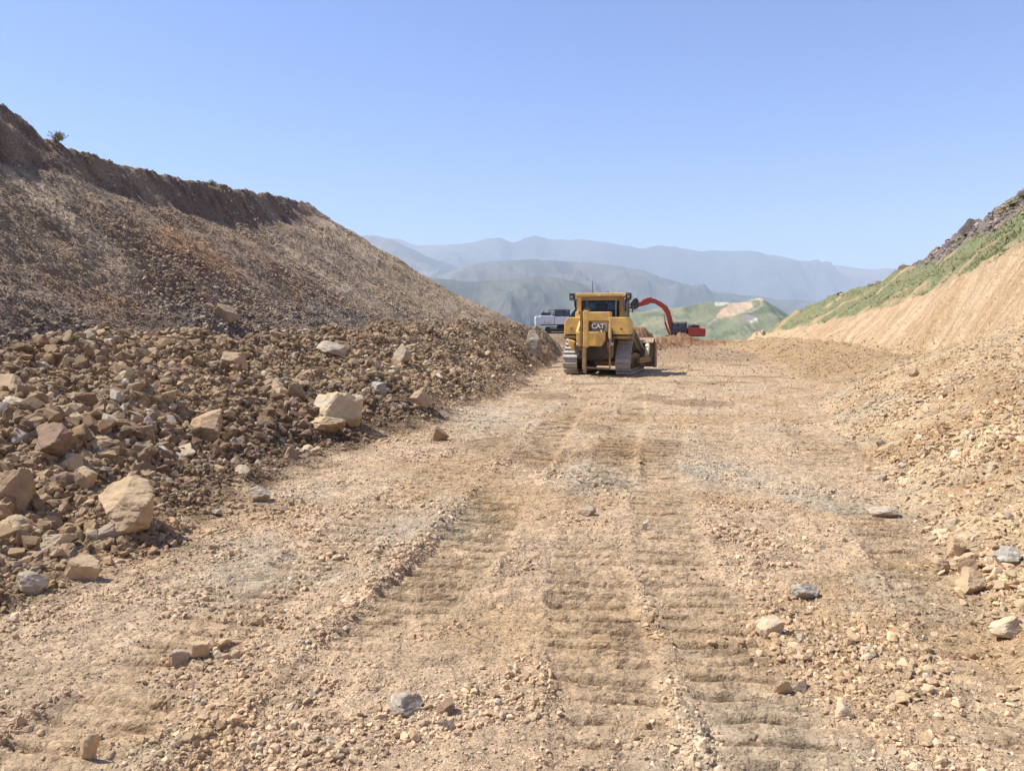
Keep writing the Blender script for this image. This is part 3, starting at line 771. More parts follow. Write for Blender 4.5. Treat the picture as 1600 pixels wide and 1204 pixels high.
def pick_bank(rs):
    y = math.exp(rs.uniform(math.log(4.2), math.log(26)))
    k = rs.uniform(7.4, 9.85)
    i = int(k); f = k - i
    x = (1 - f) * look(K[i][0], np.array([y]))[0] + f * look(K[i + 1][0], np.array([y]))[0]
    if abs(x / y) > .72: return pick_bank(rs)
    return x, y
def pick_right(rs):
    y = math.exp(rs.uniform(math.log(3.7), math.log(11)))
    k = rs.uniform(12.0, 13.6)
    i = int(k); f = k - i
    x = (1 - f) * look(K[i][0], np.array([y]))[0] + f * look(K[i + 1][0], np.array([y]))[0]
    if abs(x / y) > .72: return pick_right(rs)
    return x, y
CW = dict(tan="tan", br="brown", rbr="reddish brown", gtan="greyish tan", gbr="grey brown", pale="whitish tan")
def lab_left(ck, s, x, y):
    k = float(on_ground(np.array([x]), np.array([y]))[1][0])
    size = "large " if s > .25 else "small " if s < .16 else ""
    h = "on the crest of" if k < 8.3 else "half-way up" if k < 9.2 else "at the toe of"
    st_ = "among the largest boulders" if y < 6.5 else "beyond the largest boulders" if y < 10 else "past the pale streaked boulder" if y < 16 else "towards the bulldozer"
    return size + CW[ck] + " rock " + h + " the left bank, " + st_
def lab_right(ck, s, x, y):
    k = float(on_ground(np.array([x]), np.array([y]))[1][0])
    h = "low on" if k < 12.7 else "higher on"
    st_ = "by the upended rock pile" if y < 6.5 else "above the lone grey rock" if y < 9 else "towards the earth berm"
    return ("broad " if s > .12 else "small ") + CW[ck] + " flat rock " + h + " the right bank, " + st_
many_rocks(235, pick_bank, lab_left, "rocks heaped in the left rubble bank", "rock", .14, .38, 3, ["tan", "br", "br", "rbr", "gtan", "gbr", "pale", "tan"])
many_rocks(90, pick_right, lab_right, "flat rocks on the lower right bank", "rock", .065, .17, 4, ["tan", "tan", "gtan", "pale", "gbr"])

# ------------------------------------------------------------------ far country
def px_world(px, py, d):
    """a point of the far skyline, d metres away"""
    cx = (px - 800) / 1200.0; cy = (602 - py) / 1200.0; p = R(PITCH)
    f = math.cos(p) + math.sin(p) * cy
    return cx / f * d, CAM_Z + (-math.sin(p) + math.cos(p) * cy) / f * d

def mountain_range(name, crest, dist, base, wf, wb, spur, amp, colf, mat, nx=420, ny=170, seed=0, pad=.12):
    pts = [px_world(a, b, dist) for a, b in crest]
    xs = np.array([p[0] for p in pts]); zs = np.array([p[1] for p in pts])
    span = xs[-1] - xs[0]
    x = np.linspace(xs[0] - pad * span, xs[-1] + pad * span, nx)
    v = np.linspace(-1, 1, ny)
    y = dist + np.where(v < 0, v * wf, v * wb)
    X, Y = np.meshgrid(x, y)
    V = np.repeat(v[:, None], nx, 1)
    crestz = np.interp(X + (Y - dist) * .15 * perlin(X / span * 3, Y / span * 3, seed), xs, zs)
    crestz = crestz - np.clip((xs[0] - X) / span, 0, 1) * 900 - np.clip((X - xs[-1]) / span, 0, 1) * 900
    crestz = crestz + dist * .0017 * fbm(X, Y * .2, dist * .03, 4, seed=seed + 1)
    t = np.clip(1 - np.abs(V), 0, 1) ** 1.15
    H = crestz - base
    n = fbm(X + .5 * (Y - dist), (Y - dist) * .7, spur, 6, gain=.52, seed=seed, ridged=True) - 1.0
    env = .78 * np.clip(np.abs(V) * 3.5, 0.03, 1) * np.clip(t * 3, 0, 1)
    Z = base + H * t + amp * n * env
    K_ = (X, Y, Z, n)
    ii = np.arange(ny - 1)[:, None] * nx + np.arange(nx - 1)[None]
    F = np.stack([ii, ii + 1, ii + nx + 1, ii + nx], -1).reshape(-1, 4)
    c = colf(X, Y, Z, n).reshape(-1, 3)
    return tagp(raw_mesh(name, np.stack([X.ravel(), Y.ravel(), Z.ravel()], 1), F, 4, mat, c, smooth=True), kind="structure")

def lerp3(a, b, w): return a + (b - a) * np.clip(w, 0, 1)[..., None]
def far_colour(s):
    def f(X, Y, Z, n):
        c = np.broadcast_to(lin(92, 90, 76), X.shape + (3,)).copy()
        c = lerp3(c, lin(118, 106, 88), sstep(-.2, .5, fbm(X, Y, s, 4, seed=7)))
        c = lerp3(c, lin(68, 78, 58), sstep(.0, .6, fbm(X, Y, s * .6, 4, seed=9)) * .8)
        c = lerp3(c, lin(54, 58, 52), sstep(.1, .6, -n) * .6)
        return c
    return f
M_far = earth_material("far_slope", [(.01, .6, 8), (.04, .5, 2.5)], .25, scale=.002)
mountain_range("mountain_ridge", [(420, 372), (560, 366), (585, 365), (620, 371), (650, 384), (690, 382), (740, 379), (765, 371), (780, 370), (800, 376), (835, 367), (850, 371), (870, 375), (905, 374), (940, 377), (1000, 386), (1030, 381),
               (1060, 385), (1100, 392), (1150, 391), (1180, 392), (1210, 399), (1260, 407), (1290, 412), (1340, 417), (1400, 420), (1500, 424), (1700, 430)], 10500, -350, 3200, 2500, 1500, 420, far_colour(2500), M_far, seed=3)
mountain_range("mountain_ridge", [(380, 366), (540, 368), (580, 366), (625, 378), (665, 398), (720, 418), (760, 440), (800, 470), (850, 500)], 7600, -350, 2200, 2200, 900, 300, far_colour(1500), M_far, nx=300, seed=13)
mountain_range("mountain_ridge", [(640, 440), (700, 424), (740, 412), (770, 407), (800, 405), (840, 403), (880, 407), (920, 409), (960, 414), (1000, 421), (1030, 430), (1070, 443), (1120, 455), (1180, 462), (1260, 470), (1400, 470)], 5600, -350, 1900, 1800, 800, 240, far_colour(1300), M_far, seed=23)
mountain_range("mountain_ridge", [(560, 405), (600, 410), (635, 421), (660, 428), (700, 436), (740, 438), (790, 437), (815, 433), (840, 430), (870, 432), (900, 438), (930, 450), (970, 468), (1020, 490), (1080, 505), (1200, 515)], 3300, -300, 1200, 1200, 420, 110, far_colour(700), M_far, seed=33)

def hill_colour(X, Y, Z, n):
    """the near green hill: grass, the pale cut below its top, a track down its flank and a grey quarry"""
    d = Y
    px = X / Y * 1200 + 800; py = 500 - (Z - 1.7) / Y * 1200        # angles from the saddle, as surveyed from the road
    c = np.broadcast_to(lin(114, 116, 88), X.shape + (3,)).copy()
    c = lerp3(c, lin(136, 130, 98), sstep(-.1, .5, fbm(X, Y, 60, 4, seed=3)))
    c = lerp3(c, lin(90, 98, 72), sstep(.1, .5, fbm(X, Y, 35, 4, seed=5)) * .8)
    w = 3.0 * fbm(X, Y, 30, 3, seed=8)
    def poly(pts, soft=1.0):
        m = np.full(X.shape, 1e9)
        P_ = np.array(pts, float); Q_ = np.roll(P_, -1, 0)
        if (P_[:, 0] * Q_[:, 1] - Q_[:, 0] * P_[:, 1]).sum() < 0: P_ = P_[::-1]
        for (ax, ay), (bx, by) in zip(P_, np.roll(P_, -1, 0)):
            ex, ey = bx - ax, by - ay; L_ = math.hypot(ex, ey)
            m = np.minimum(m, ((px - ax) * ey - (py + w * .5 - ay) * ex) / -L_)
        return sstep(-soft, soft, m)
    c = lerp3(c, lin(186, 160, 130), poly([(1142, 494), (1175, 480), (1172, 472), (1140, 474), (1118, 492)]) )
    c = lerp3(c, lin(184, 154, 124), poly([(1118, 496), (1142, 494), (1140, 474), (1125, 484)]))
    c = lerp3(c, lin(182, 174, 152), poly([(1116, 478), (1138, 475), (1138, 471), (1114, 472)]))
    c = lerp3(c, lin(136, 128, 122), poly([(1155, 503), (1181, 500), (1176, 492), (1162, 491)]))
    c = lerp3(c, lin(214, 206, 190), poly([(1164, 505), (1182, 502), (1181, 496), (1175, 500)]))
    c = lerp3(c, lin(182, 162, 136), poly([(1168, 469), (1192, 470), (1188, 463), (1174, 464)]))
    def path(pts, wd):
        m = np.full(X.shape, 1e9)
        for (ax, ay), (bx, by) in zip(pts, pts[1:]):
            ex, ey = bx - ax, by - ay; L2 = ex * ex + ey * ey
            t = np.clip(((px - ax) * ex + (py - ay) * ey) / L2, 0, 1)
            m = np.minimum(m, np.hypot(px - ax - t * ex, py - ay - t * ey))
        return 1 - sstep(wd * .5, wd, m)
    c = lerp3(c, lin(168, 152, 124), path([(1186, 471), (1189, 477), (1182, 482), (1172, 487), (1158, 488)], 1.3) * .8)
    c = lerp3(c, lin(168, 152, 124), path([(1128, 492), (1116, 499), (1104, 508)], 1.1) * .8)
    return c
M_hill = earth_material("hill_grass", [(.08, .6, 1.5), (.4, .5, .4)], .25, scale=.02)
mountain_range("green_hill", [(960, 500), (985, 488), (1020, 483), (1050, 480), (1090, 474), (1110, 471), (1140, 472), (1160, 469), (1174, 465), (1188, 464), (1200, 471), (1215, 481), (1230, 492), (1260, 512), (1300, 540)],
               900, -95, 330, 300, 90, 13, hill_colour, M_hill, nx=420, ny=200, seed=43, pad=.3)

# the valley floor, one sheet to the horizon, under everything
vr = np.concatenate([np.linspace(250, 1000, 8), np.geomspace(1200, 14500, 26)]); va = np.linspace(-math.pi, math.pi, 97)[:-1]
VR, VA = np.meshgrid(vr, va, indexing='ij')
VX, VY = VR * np.sin(VA), VR * np.cos(VA)
VZ = -160 - 190 * sstep(300, 3000, VR) + 25 * fbm(VX, VY, 900, 3, seed=4) * sstep(800, 2500, VR)
ii = np.arange(len(vr) - 1)[:, None] * 96 + np.arange(96)[None]; jj = np.arange(len(vr) - 1)[:, None] * 96 + (np.arange(96)[None] + 1) % 96
vq = np.stack([ii, jj, jj + 96, ii + 96], -1).reshape(-1, 4)
vc = np.broadcast_to(lin(128, 124, 88), (VX.size, 3))
tagp(raw_mesh("valley_ground", np.stack([VX.ravel(), VY.ravel(), VZ.ravel()], 1), vq, 4, M_far, vc, smooth=True), kind="structure")

# the air
hm = bpy.data.materials.new("air"); hm.use_nodes = True
hn = hm.node_tree; hn.nodes.clear()
ho = hn.nodes.new("ShaderNodeOutputMaterial"); hv = hn.nodes.new("ShaderNodeVolumePrincipled")
hv.inputs["Color"].default_value = (.74, .85, 1.0, 1)
hv.inputs["Density"].default_value = 1.1e-4
hv.inputs["Anisotropy"].default_value = 0.0
hn.links.new(hv.outputs[0], ho.inputs["Volume"])
bm = bmesh.new(); bmesh.ops.create_cube(bm, size=1.0)
me = bpy.data.meshes.new("haze"); bm.to_mesh(me); bm.free(); me.materials.append(hm)
hz = bpy.data.objects.new("haze", me); C.objects.link(hz)
hz.scale = (32000, 32000, 1700); hz.location = (0, 0, -480 + 850)
tagp(hz, "pale blue haze filling the valley between the road and the mountains", None, None, "stuff")

# ------------------------------------------------------------------ machines
class MB:
    """collects boxes, prisms and tubes and links them as ONE mesh"""
    def __init__(self): self.bm = bmesh.new()
    def box(self, c, s, rot=(0, 0, 0)):
        m = Matrix.Translation(c) @ Euler([R(a) for a in rot]).to_matrix().to_4x4() @ Matrix.Diagonal((*s, 1))
        bmesh.ops.create_cube(self.bm, size=1.0, matrix=m); return self
    def bar(self, p0, p1, w, h=None, up=(0, 0, 1)):
        """box beam from p0 to p1, w wide, h high"""
        p0, p1 = Vector(p0), Vector(p1); d = p1 - p0; L = d.length; d.normalize()
        x = d.cross(Vector(up)); x = Vector((1, 0, 0)) if x.length < 1e-4 else x.normalized()
        z = x.cross(d)
        m = Matrix((x, d, z)).transposed().to_4x4(); m.translation = (p0 + p1) / 2
        bmesh.ops.create_cube(self.bm, size=1.0, matrix=m @ Matrix.Diagonal((w, L, h or w, 1))); return self
    def cyl(self, p0, p1, r0, r1=None, n=14):
        p0, p1 = Vector(p0), Vector(p1); d = p1 - p0
        m = d.to_track_quat('Z', 'Y').to_matrix().to_4x4(); m.translation = (p0 + p1) / 2
        bmesh.ops.create_cone(self.bm, cap_ends=True, segments=n, radius1=r0, radius2=r0 if r1 is None else r1, depth=d.length, matrix=m); return self
    def tube(self, pts, r, n=8):
        for a, b in zip(pts, pts[1:]): self.cyl(a, b, r, n=n)
        return self
    def prism(self, pts, axis, a, b):
        """polygon extruded along axis ('x': pts are (y,z); 'y': (x,z); 'z': (x,y))"""
        f = {'x': lambda p, t: (t, p[0], p[1]), 'y': lambda p, t: (p[0], t, p[1]), 'z': lambda p, t: (p[0], p[1], t)}[axis]
        v0 = [self.bm.verts.new(f(p, a)) for p in pts]; v1 = [self.bm.verts.new(f(p, b)) for p in pts]
        n = len(pts)
        self.bm.faces.new(v0[::-1]); self.bm.faces.new(v1)
        for i in range(n): self.bm.faces.new((v0[i], v0[(i + 1) % n], v1[(i + 1) % n], v1[i]))
        return self
    def build(self, name, mat, parent=None, bevel=.012, label=None):
        bmesh.ops.recalc_face_normals(self.bm, faces=self.bm.faces)
        me = bpy.data.meshes.new(name); self.bm.to_mesh(me); self.bm.free()
        me.materials.append(mat)
        o = bpy.data.objects.new(name, me); C.objects.link(o); o.parent = parent
        if bevel:
            b = o.modifiers.new("edge", 'BEVEL'); b.width = bevel; b.segments = 2; b.limit_method = 'ANGLE'; b.angle_limit = R(40)
        if label: o["label"] = label
        return o

def paint(name, rgb, rough=.45, metal=0.0, dirt=.5, dirt_col=(168, 138, 102), scale=3.0):
    """paint or steel with earth dust and wear lying on it in patches"""
    m, nt, b = new_mat(name)
    tc = node(nt, "ShaderNodeTexCoord")
    n = node(nt, "ShaderNodeTexNoise"); n.inputs["Scale"].default_value = scale; n.inputs["Detail"].default_value = 8; n.inputs["Roughness"].default_value = .7
    nt.links.new(tc.outputs["Object"], n.inputs["Vector"])
    cr = node(nt, "ShaderNodeValToRGB"); cr.color_ramp.elements[0].position = .42; cr.color_ramp.elements[1].position = .68
    nt.links.new(n.outputs["Fac"], cr.inputs[0])
    mu = node(nt, "ShaderNodeMath", operation='MULTIPLY'); mu.inputs[1].default_value = dirt
    nt.links.new(cr.outputs[0], mu.inputs[0])
    mx = node(nt, "ShaderNodeMixRGB"); mx.inputs[1].default_value = (*lin(*rgb), 1); mx.inputs[2].default_value = (*lin(*dirt_col), 1)
    nt.links.new(mu.outputs[0], mx.inputs[0]); nt.links.new(mx.outputs[0], b.inputs["Base Color"])
    b.inputs["Metallic"].default_value = metal
    m2 = node(nt, "ShaderNodeMapRange"); m2.inputs["To Min"].default_value = rough; m2.inputs["To Max"].default_value = .9
    nt.links.new(mu.outputs[0], m2.inputs["Value"]); nt.links.new(m2.outputs[0], b.inputs["Roughness"])
    return m

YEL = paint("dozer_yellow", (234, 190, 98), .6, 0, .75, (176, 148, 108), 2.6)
YELD = paint("dusty_dark_yellow", (150, 116, 68), .75, 0, .7, (120, 96, 70), 5)
DUST = paint("dust_covered_steel", (150, 126, 98), .8, 0, .6, (190, 162, 126), 4)
STEEL = paint("worn_steel", (176, 170, 160), .5, .15, .55, (128, 110, 88), 6)
DARK = paint("dark_steel", (52, 46, 42), .6, .1, .5, (98, 80, 62), 6)
BLACK = paint("black_paint", (26, 27, 30), .4, 0, .2, (80, 70, 60), 5)
RED = paint("excavator_red", (176, 44, 24), .45, 0, .25, (170, 120, 90), 1.5)
WHITE = paint("excavator_white", (226, 228, 232), .45, 0, .15, (190, 180, 165), 1.5)
NAVY = paint("dark_blue_grey_paint", (40, 48, 66), .45, 0, .2, (96, 96, 100), 2)
CREAM = paint("cream_paint", (226, 206, 160), .55, 0, .2)
PLATE = paint("brown_plate", (112, 92, 66), .6, 0, .2)
LETTER = paint("white_letter", (240, 238, 230), .5, 0, .05)
SEAT = paint("seat_cloth", (40, 42, 48), .9, 0, .1)
def glass_mat():
    m, nt, b = new_mat("tinted_glass")
    b.inputs["Base Color"].default_value = (.05, .085, .13, 1); b.inputs["Roughness"].default_value = .05
    b.inputs["Specular IOR Level"].default_value = .7
    tr = node(nt, "ShaderNodeBsdfTransparent"); tr.inputs[0].default_value = (.62, .72, .82, 1)
    mx = node(nt, "ShaderNodeMixShader"); mx.inputs[0].default_value = .66
    out = [n for n in nt.nodes if n.type == 'OUTPUT_MATERIAL'][0]
    nt.links.new(b.outputs[0], mx.inputs[1]); nt.links.new(tr.outputs[0], mx.inputs[2]); nt.links.new(mx.outputs[0], out.inputs[0])
    return m
GLASS = glass_mat()

def machine(name, label, cat, x, y, z, yaw):
    e = bpy.data.objects.new(name, None); C.objects.link(e)
    e.location = (x, y, z); e.rotation_euler = (0, 0, R(yaw)); e.empty_display_size = .5
    return tagp(e, label, cat)

def belt(circles, n_extra=0):
    """outline of a belt round circles (y, z, r), counter-clockwise, as a dense point list"""
    pts = []
    for cy, cz, r in circles:
        for a in np.linspace(0, 2 * np.pi, 48, endpoint=False): pts.append((cy + r * math.cos(a), cz + r * math.sin(a)))
    pts = sorted(set((round(a, 5), round(b, 5)) for a, b in pts))
    def half(ps):
        h = []
        for p in ps:
            while len(h) >= 2 and (h[-1][0] - h[-2][0]) * (p[1] - h[-2][1]) - (h[-1][1] - h[-2][1]) * (p[0] - h[-2][0]) <= 0: h.pop()
            h.append(p)
        return h
    lo = half(pts); up = half(pts[::-1])
    hull = np.array(lo[:-1] + up[:-1])
    d = np.linalg.norm(np.roll(hull, -1, 0) - hull, axis=1); s = np.concatenate([[0], np.cumsum(d)])
    H = np.vstack([hull, hull[:1]])
    return s, H

def crawler(parent, xc, width, circles, pitch, mat, grouser=.06, thick=.035):
    s, H = belt(circles); L = s[-1]; n = round(L / pitch); mb = MB()
    for i in range(n):
        q = (i + .5) * L / n
        p = np.array([np.interp(q, s, H[:, 0]), np.interp(q, s, H[:, 1])])
        p2 = np.array([np.interp((q + .02) % L, s, H[:, 0]), np.interp((q + .02) % L, s, H[:, 1])])
        p1 = np.array([np.interp((q - .02) % L, s, H[:, 0]), np.interp((q - .02) % L, s, H[:, 1])])
        t = (p2 - p1) / np.linalg.norm(p2 - p1); nrm = np.array([t[1], -t[0]])
        a = math.degrees(math.atan2(t[1], t[0]))
        mb.box((xc, p[0], p[1]), (width, L / n * .93, thick), (a, 0, 0))
        g = p + nrm * (thick / 2 + grouser / 2) - t * pitch * .40
        mb.box((xc, g[0], g[1]), (width, .018, grouser), (a, 0, 0))
        c = p - nrm * (thick / 2 + .035)
        mb.box((xc, c[0], c[1]), (width * .34, L / n * .98, .07), (a, 0, 0))
    return mb.build("track", mat, parent, 0)

# ---------------- bulldozer (seen from behind, ripper towards the camera)
dz = machine("bulldozer", "yellow tracked bulldozer seen from behind, ripper at its back and blade in front", "bulldozer", DOZER[0] - .08, DOZER[1] + .2, 0, -18)
dz.location.z = -.45 + .04
TW, XO = .58, 1.04
circ = [(-1.42, .46, .40), (-.66, 1.30, .38), (1.75, .46, .40)]
for sx in (-1, 1):
    crawler(dz, sx * XO, TW, circ, .203, STEEL)
    MB().prism([(-1.45, .26), (1.7, .26), (1.7, .66), (.6, .78), (-1.3, .70)], 'x', sx * XO - .14, sx * XO + .14).build("track_frame", YELD, dz, .02)
    for cy_, cz_, r_ in circ:
        w = MB().cyl((sx * XO - .12, cy_, cz_), (sx * XO + .12, cy_, cz_), r_ - .07, n=28).cyl((sx * XO - .2, cy_, cz_), (sx * XO + .2, cy_, cz_), r_ * .42, n=18)
        w.build("sprocket" if cz_ > 1 else "idler_wheel", DARK, dz, .01)
    for yy in (-1.0, -.6, -.2, .2, .6, 1.0, 1.35):
        MB().cyl((sx * XO - .17, yy, .27), (sx * XO + .17, yy, .27), .12, n=16).build("track_roller", DARK, dz, .008)
    MB().prism([(-1.15, 1.80), (.5, 1.80), (.9, 1.74), (.9, 1.70), (-1.15, 1.74)], 'x', sx * .56, sx * 1.30).build("fender", YEL, dz, .008)
# hull between the tracks, hood and radiator guard
MB().box((0, .1, .95), (1.36, 2.9, .9)).box((0, -1.2, .9), (1.2, .6, .75)).box((0, -1.72, 1.15), (1.34, .50, 1.1)).build("hull", DARK, dz, .03)  # dark steel stands in for shade; rear box widened to shade the right track
MB().prism([(.55, 1.4), (2.45, 1.4), (2.5, 2.1), (.55, 2.28)], 'x', -.52, .52).build("engine_hood", YEL, dz, .03)
MB().box((0, 2.55, 1.55), (1.2, .14, 1.15)).build("radiator_guard", YELD, dz, .02)
MB().cyl((.28, 1.2, 2.2), (.28, 1.2, 2.78), .07, n=14).cyl((.28, 1.2, 2.75), (.28, 1.12, 2.95), .06, n=14).build("exhaust_pipe", BLACK, dz, 0)
# rear fuel tanks either side, with a chamfered shoulder and a stepped lower lip
for sx in (-1, 1):
    xi = .50 if sx > 0 else .56
    p = [(sx * xi, 1.56), (sx * 1.27, 1.56), (sx * 1.27, 2.0), (sx * 1.13, 2.22), (sx * xi, 2.22)]
    tk = MB().prism(p, 'y', -1.86, -.72).build("fuel_tank", YEL, dz, .025)
    MB().box((sx * (xi + 1.25) / 2, -1.29, 1.52), (1.23 - xi, 1.10, .05)).build("tank_shadow_line", BLACK, tk, 0)  # black strip painted in as the shadow line beneath the tank edge
    MB().box((sx * (xi + 1.27) / 2, -1.31, 1.44), (1.27 - xi, 1.16, .10)).build("tank_skirt", YELD, tk, .01)
    MB().cyl((sx * .98, -1.875, 1.78), (sx * .98, -1.85, 1.78), .035, n=12).build("tank_plug", DARK, tk, 0)
MB().box((-.18, -1.46, 2.25), (1.36, .5, .36)).build("hydraulic_tank", YEL, dz, .03)
MB().box((0, -1.34, 1.86), (1.1, .50, .56)).build("rear_housing", YELD, dz, .02)
# badge
bd = MB().box((.10, -1.63, 1.84), (.62, .05, .42)).build("badge_panel", CREAM, dz, .01)
MB().box((.04, -1.665, 1.87), (.52, .02, .26)).build("badge_plate", PLATE, bd, .004)
fc = bpy.data.curves.new("lettering", 'FONT'); fc.body = "CAT"; fc.size = .27; fc.extrude = .012; fc.align_x = 'CENTER'; fc.align_y = 'CENTER'; fc.offset = .008; fc.space_character = .92
fo = bpy.data.objects.new("lettering", fc); C.objects.link(fo)
dgl = bpy.context.evaluated_depsgraph_get(); fme = bpy.data.meshes.new_from_object(fo.evaluated_get(dgl)); bpy.data.objects.remove(fo)
fme.materials.clear(); fme.materials.append(LETTER)
fo = bpy.data.objects.new("lettering", fme); C.objects.link(fo); fo.parent = bd
fo.location = (.04, -1.688, 1.87); fo.rotation_euler = (R(90), 0, 0)
# cab
cabz0, cabz1, cw, cy0, cy1 = 2.12, 3.02, .88, -1.05, .45
posts = [(-cw, cy0), (cw, cy0), (-cw, cy1), (cw, cy1)]
for px_, py_ in posts:
    MB().box((px_ * .97, py_, (cabz0 + cabz1) / 2), (.17 if py_ < 0 else .1, .2 if py_ < 0 else .1, cabz1 - cabz0)).build("cab_post", YEL if px_ < 0 else YELD, dz, .02)  # right posts in darker yellow: shade away from the sun put into the colour
MB().box((0, (cy0 + cy1) / 2, 2.05), (1.86, 1.62, .22)).build("cab_base", YELD, dz, .02)
rf = MB().prism([(-1.0, 3.02), (1.0, 3.02), (1.02, 3.10), (.9, 3.17), (-.9, 3.17), (-1.02, 3.10)], 'y', cy0 - .16, cy1 + .12).build("cab_roof", YEL, dz, .02)
MB().box((0, cy0 - .17, 3.05), (1.80, .03, .06)).build("roof_trim", DUST, rf, .005)
MB().box((-.02, cy0 - .19, 3.09), (.14, .02, .07)).build("roof_marker", CREAM, rf, .003)
MB().cyl((.2, -.6, 3.17), (.2, -.6, 3.25), .04, n=12).build("roof_vent", YELD, rf, 0)
MB().cyl((-.35, -.9, 3.16), (-.35, -.9, 3.66), .012, n=6).build("antenna", BLACK, dz, 0)
MB().box((0, cy0, 2.95), (1.56, .06, .12)).box((0, cy0, 2.20), (1.56, .06, .10)).box((.62, cy0 - .01, 2.57), (.05, .05, .72)).build("window_frame", DUST, dz, .006)
for a, b, c_ in (((0, cy0 + .02, 2.57), (1.54, .012, .66), 0), ((0, cy1, 2.57), (1.58, .012, .78), 0), ((-cw, -.3, 2.57), (.012, 1.25, .78), 0), ((cw, -.3, 2.57), (.012, 1.25, .78), 0)):
    MB().box(a, b).build("window_pane", GLASS, dz, 0)
MB().box((-.05, -.35, 2.25), (.55, .5, .14)).box((-.05, -.58, 2.52), (.5, .12, .52), (-8, 0, 0)).box((-.05, -.62, 2.82), (.28, .09, .14)).build("seat", SEAT, dz, .03)
MB().box((0, .32, 2.35), (1.3, .16, .42)).build("dashboard", BLACK, dz, .02)
MB().box((.35, cy1 - .04, 2.6), (.05, .04, .7)).box((-.35, cy1 - .04, 2.6), (.05, .04, .7)).build("window_bar", DUST, dz, .004)
for sx in (-1, 1):
    l_ = MB().box((sx * 1.13, cy0 - .05, 3.03), (.20, .18, .20)).box((sx * 1.13, cy0 - .06, 3.155), (.24, .24, .025)).box((sx * 1.13, cy0 - .05, 2.90), (.22, .12, .03)).build("work_lamp", BLACK, dz, .01)
    MB().cyl((sx * 1.13, cy0 - .15, 3.03), (sx * 1.13, cy0 - .12, 3.03), .06, n=16).build("lamp_lens", STEEL, l_, 0)
    MB().bar((sx * 1.0, cy0 + .02, 2.95), (sx * 1.0, cy0 + .02, 2.45), .05).tube([(sx * 1.05, cy0 - .04, 2.9), (sx * 1.02, cy0 - .08, 2.7), (sx * .98, cy0 - .06, 2.5)], .02, 6).build("lamp_cable", DARK, dz, 0)
MB().box((1.12, -.1, 2.55), (.03, .16, .3)).bar((.9, -.1, 2.75), (1.12, -.1, 2.7), .025).build("mirror", BLACK, dz, .005)
# ripper
rip = MB().prism([(-.64, 1.66), (.42, 1.66), (.44, 1.36), (.30, 1.12), (-.58, 1.12), (-.64, 1.30)], 'y', -2.42, -2.12).build("ripper_beam", YEL, dz, .025)
MB().box((-.235, -2.60, 1.77), (.17, .18, 1.38)).build("ripper_shank", YEL, rip, .02)
MB().box((-.42, -2.56, 1.80), (.09, .12, 1.30)).build("shank_holder", YELD, rip, .012)
MB().box((-.27, -2.62, .70), (.11, .20, .90)).prism([(-2.72, .36), (-2.50, .42), (-2.50, .16), (-2.60, .10)], 'x', -.33, -.21).build("shank_tip", DUST, rip, .012)
MB().box((-.50, -2.40, 2.40), (.12, .14, .12)).box((-.30, -2.45, 2.47), (.10, .12, .10)).box((-.17, -2.45, 2.46), (.08, .12, .10)).build("shank_pin", YELD, rip, .012)
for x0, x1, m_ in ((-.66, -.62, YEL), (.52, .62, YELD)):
    cl = MB().cyl((x0, -1.65, 2.02), (x1, -2.2, 1.35), .075, n=14).build("lift_cylinder", m_, dz, 0)
    MB().cyl((x1, -2.2, 1.35), (x1 + .02 * (1 if x1 > 0 else -1), -2.35, 1.12), .04, n=12).build("piston_rod", STEEL, cl, 0)
MB().bar((-.62, -1.62, 2.20), (-.64, -2.30, 1.62), .09, .13).build("tilt_arm", YEL, dz, .012)
for sx in (-1, 1):
    MB().bar((sx * .52, -1.45, .80), (sx * .58, -2.30, 1.20), .13, .22).build("ripper_arm", YELD, dz, .02)
MB().bar((.60, -1.7, 1.55), (.66, -2.25, .72), .16, .12).build("hose_guard", YELD, dz, .015)
MB().box((-.86, -2.30, 1.22), (.22, .24, .24), (0, 20, 0)).box((-.80, -2.30, 1.03), (.12, .2, .2)).build("ripper_bracket", YEL, dz, .03)
MB().tube([(.25, -2.1, 1.72), (.34, -2.35, 1.5), (.46, -2.3, 1.36), (.30, -2.28, 1.42), (.38, -2.42, 1.28)], .022, 8).build("hydraulic_hose", STEEL, dz, 0)
MB().box((-.28, -1.75, 1.02), (.34, .12, .30), (0, 25, 0)).box((.16, -1.78, .78), (.13, .1, .42), (0, -25, 0)).build("tow_hitch", DUST, dz, .02)
MB().bar((-.42, -2.2, .30), (.62, -2.2, .27), .08, .07).bar((-.42, -2.2, .30), (-.44, -2.2, 1.1), .07, .07).bar((.62, -2.2, .27), (.60, -2.2, 1.1), .06, .06).build("drawbar", DUST, dz, .01)
# blade with push arms
arc = [(2.98, .06), (2.86, .30), (2.80, .62), (2.84, .98), (3.00, 1.34)]
outl = arc + [(y_ - .07, z_ + .01) for y_, z_ in arc[::-1]]
bl = MB().prism(outl, 'x', -1.70, 1.70).build("blade", DUST, dz, .008)
for sx in (-1, 1):
    MB().prism([(2.62, .06), (3.06, .04), (3.10, 1.36), (2.92, 1.40), (2.62, 1.0)], 'x', sx * 1.66, sx * 1.72).build("blade_end_plate", DUST, bl, .006)
MB().prism([(2.92, 1.33), (2.50, 1.16), (2.50, 1.10), (2.88, 1.24)], 'x', -1.62, 1.62).build("blade_top_shelf", DUST, bl, .006)
MB().prism([(2.80, .30), (2.56, .30), (2.56, .60), (2.76, .60)], 'x', -1.55, 1.55).build("blade_back_beam", DUST, bl, .01)
MB().box((1.30, 2.66, .84), (.06, .26, .5)).box((.4, 2.66, .84), (.06, .26, .5)).box((-.4, 2.66, .84), (.06, .26, .5)).box((-1.3, 2.66, .84), (.06, .26, .5)).build("blade_rib", DARK, bl, .006)
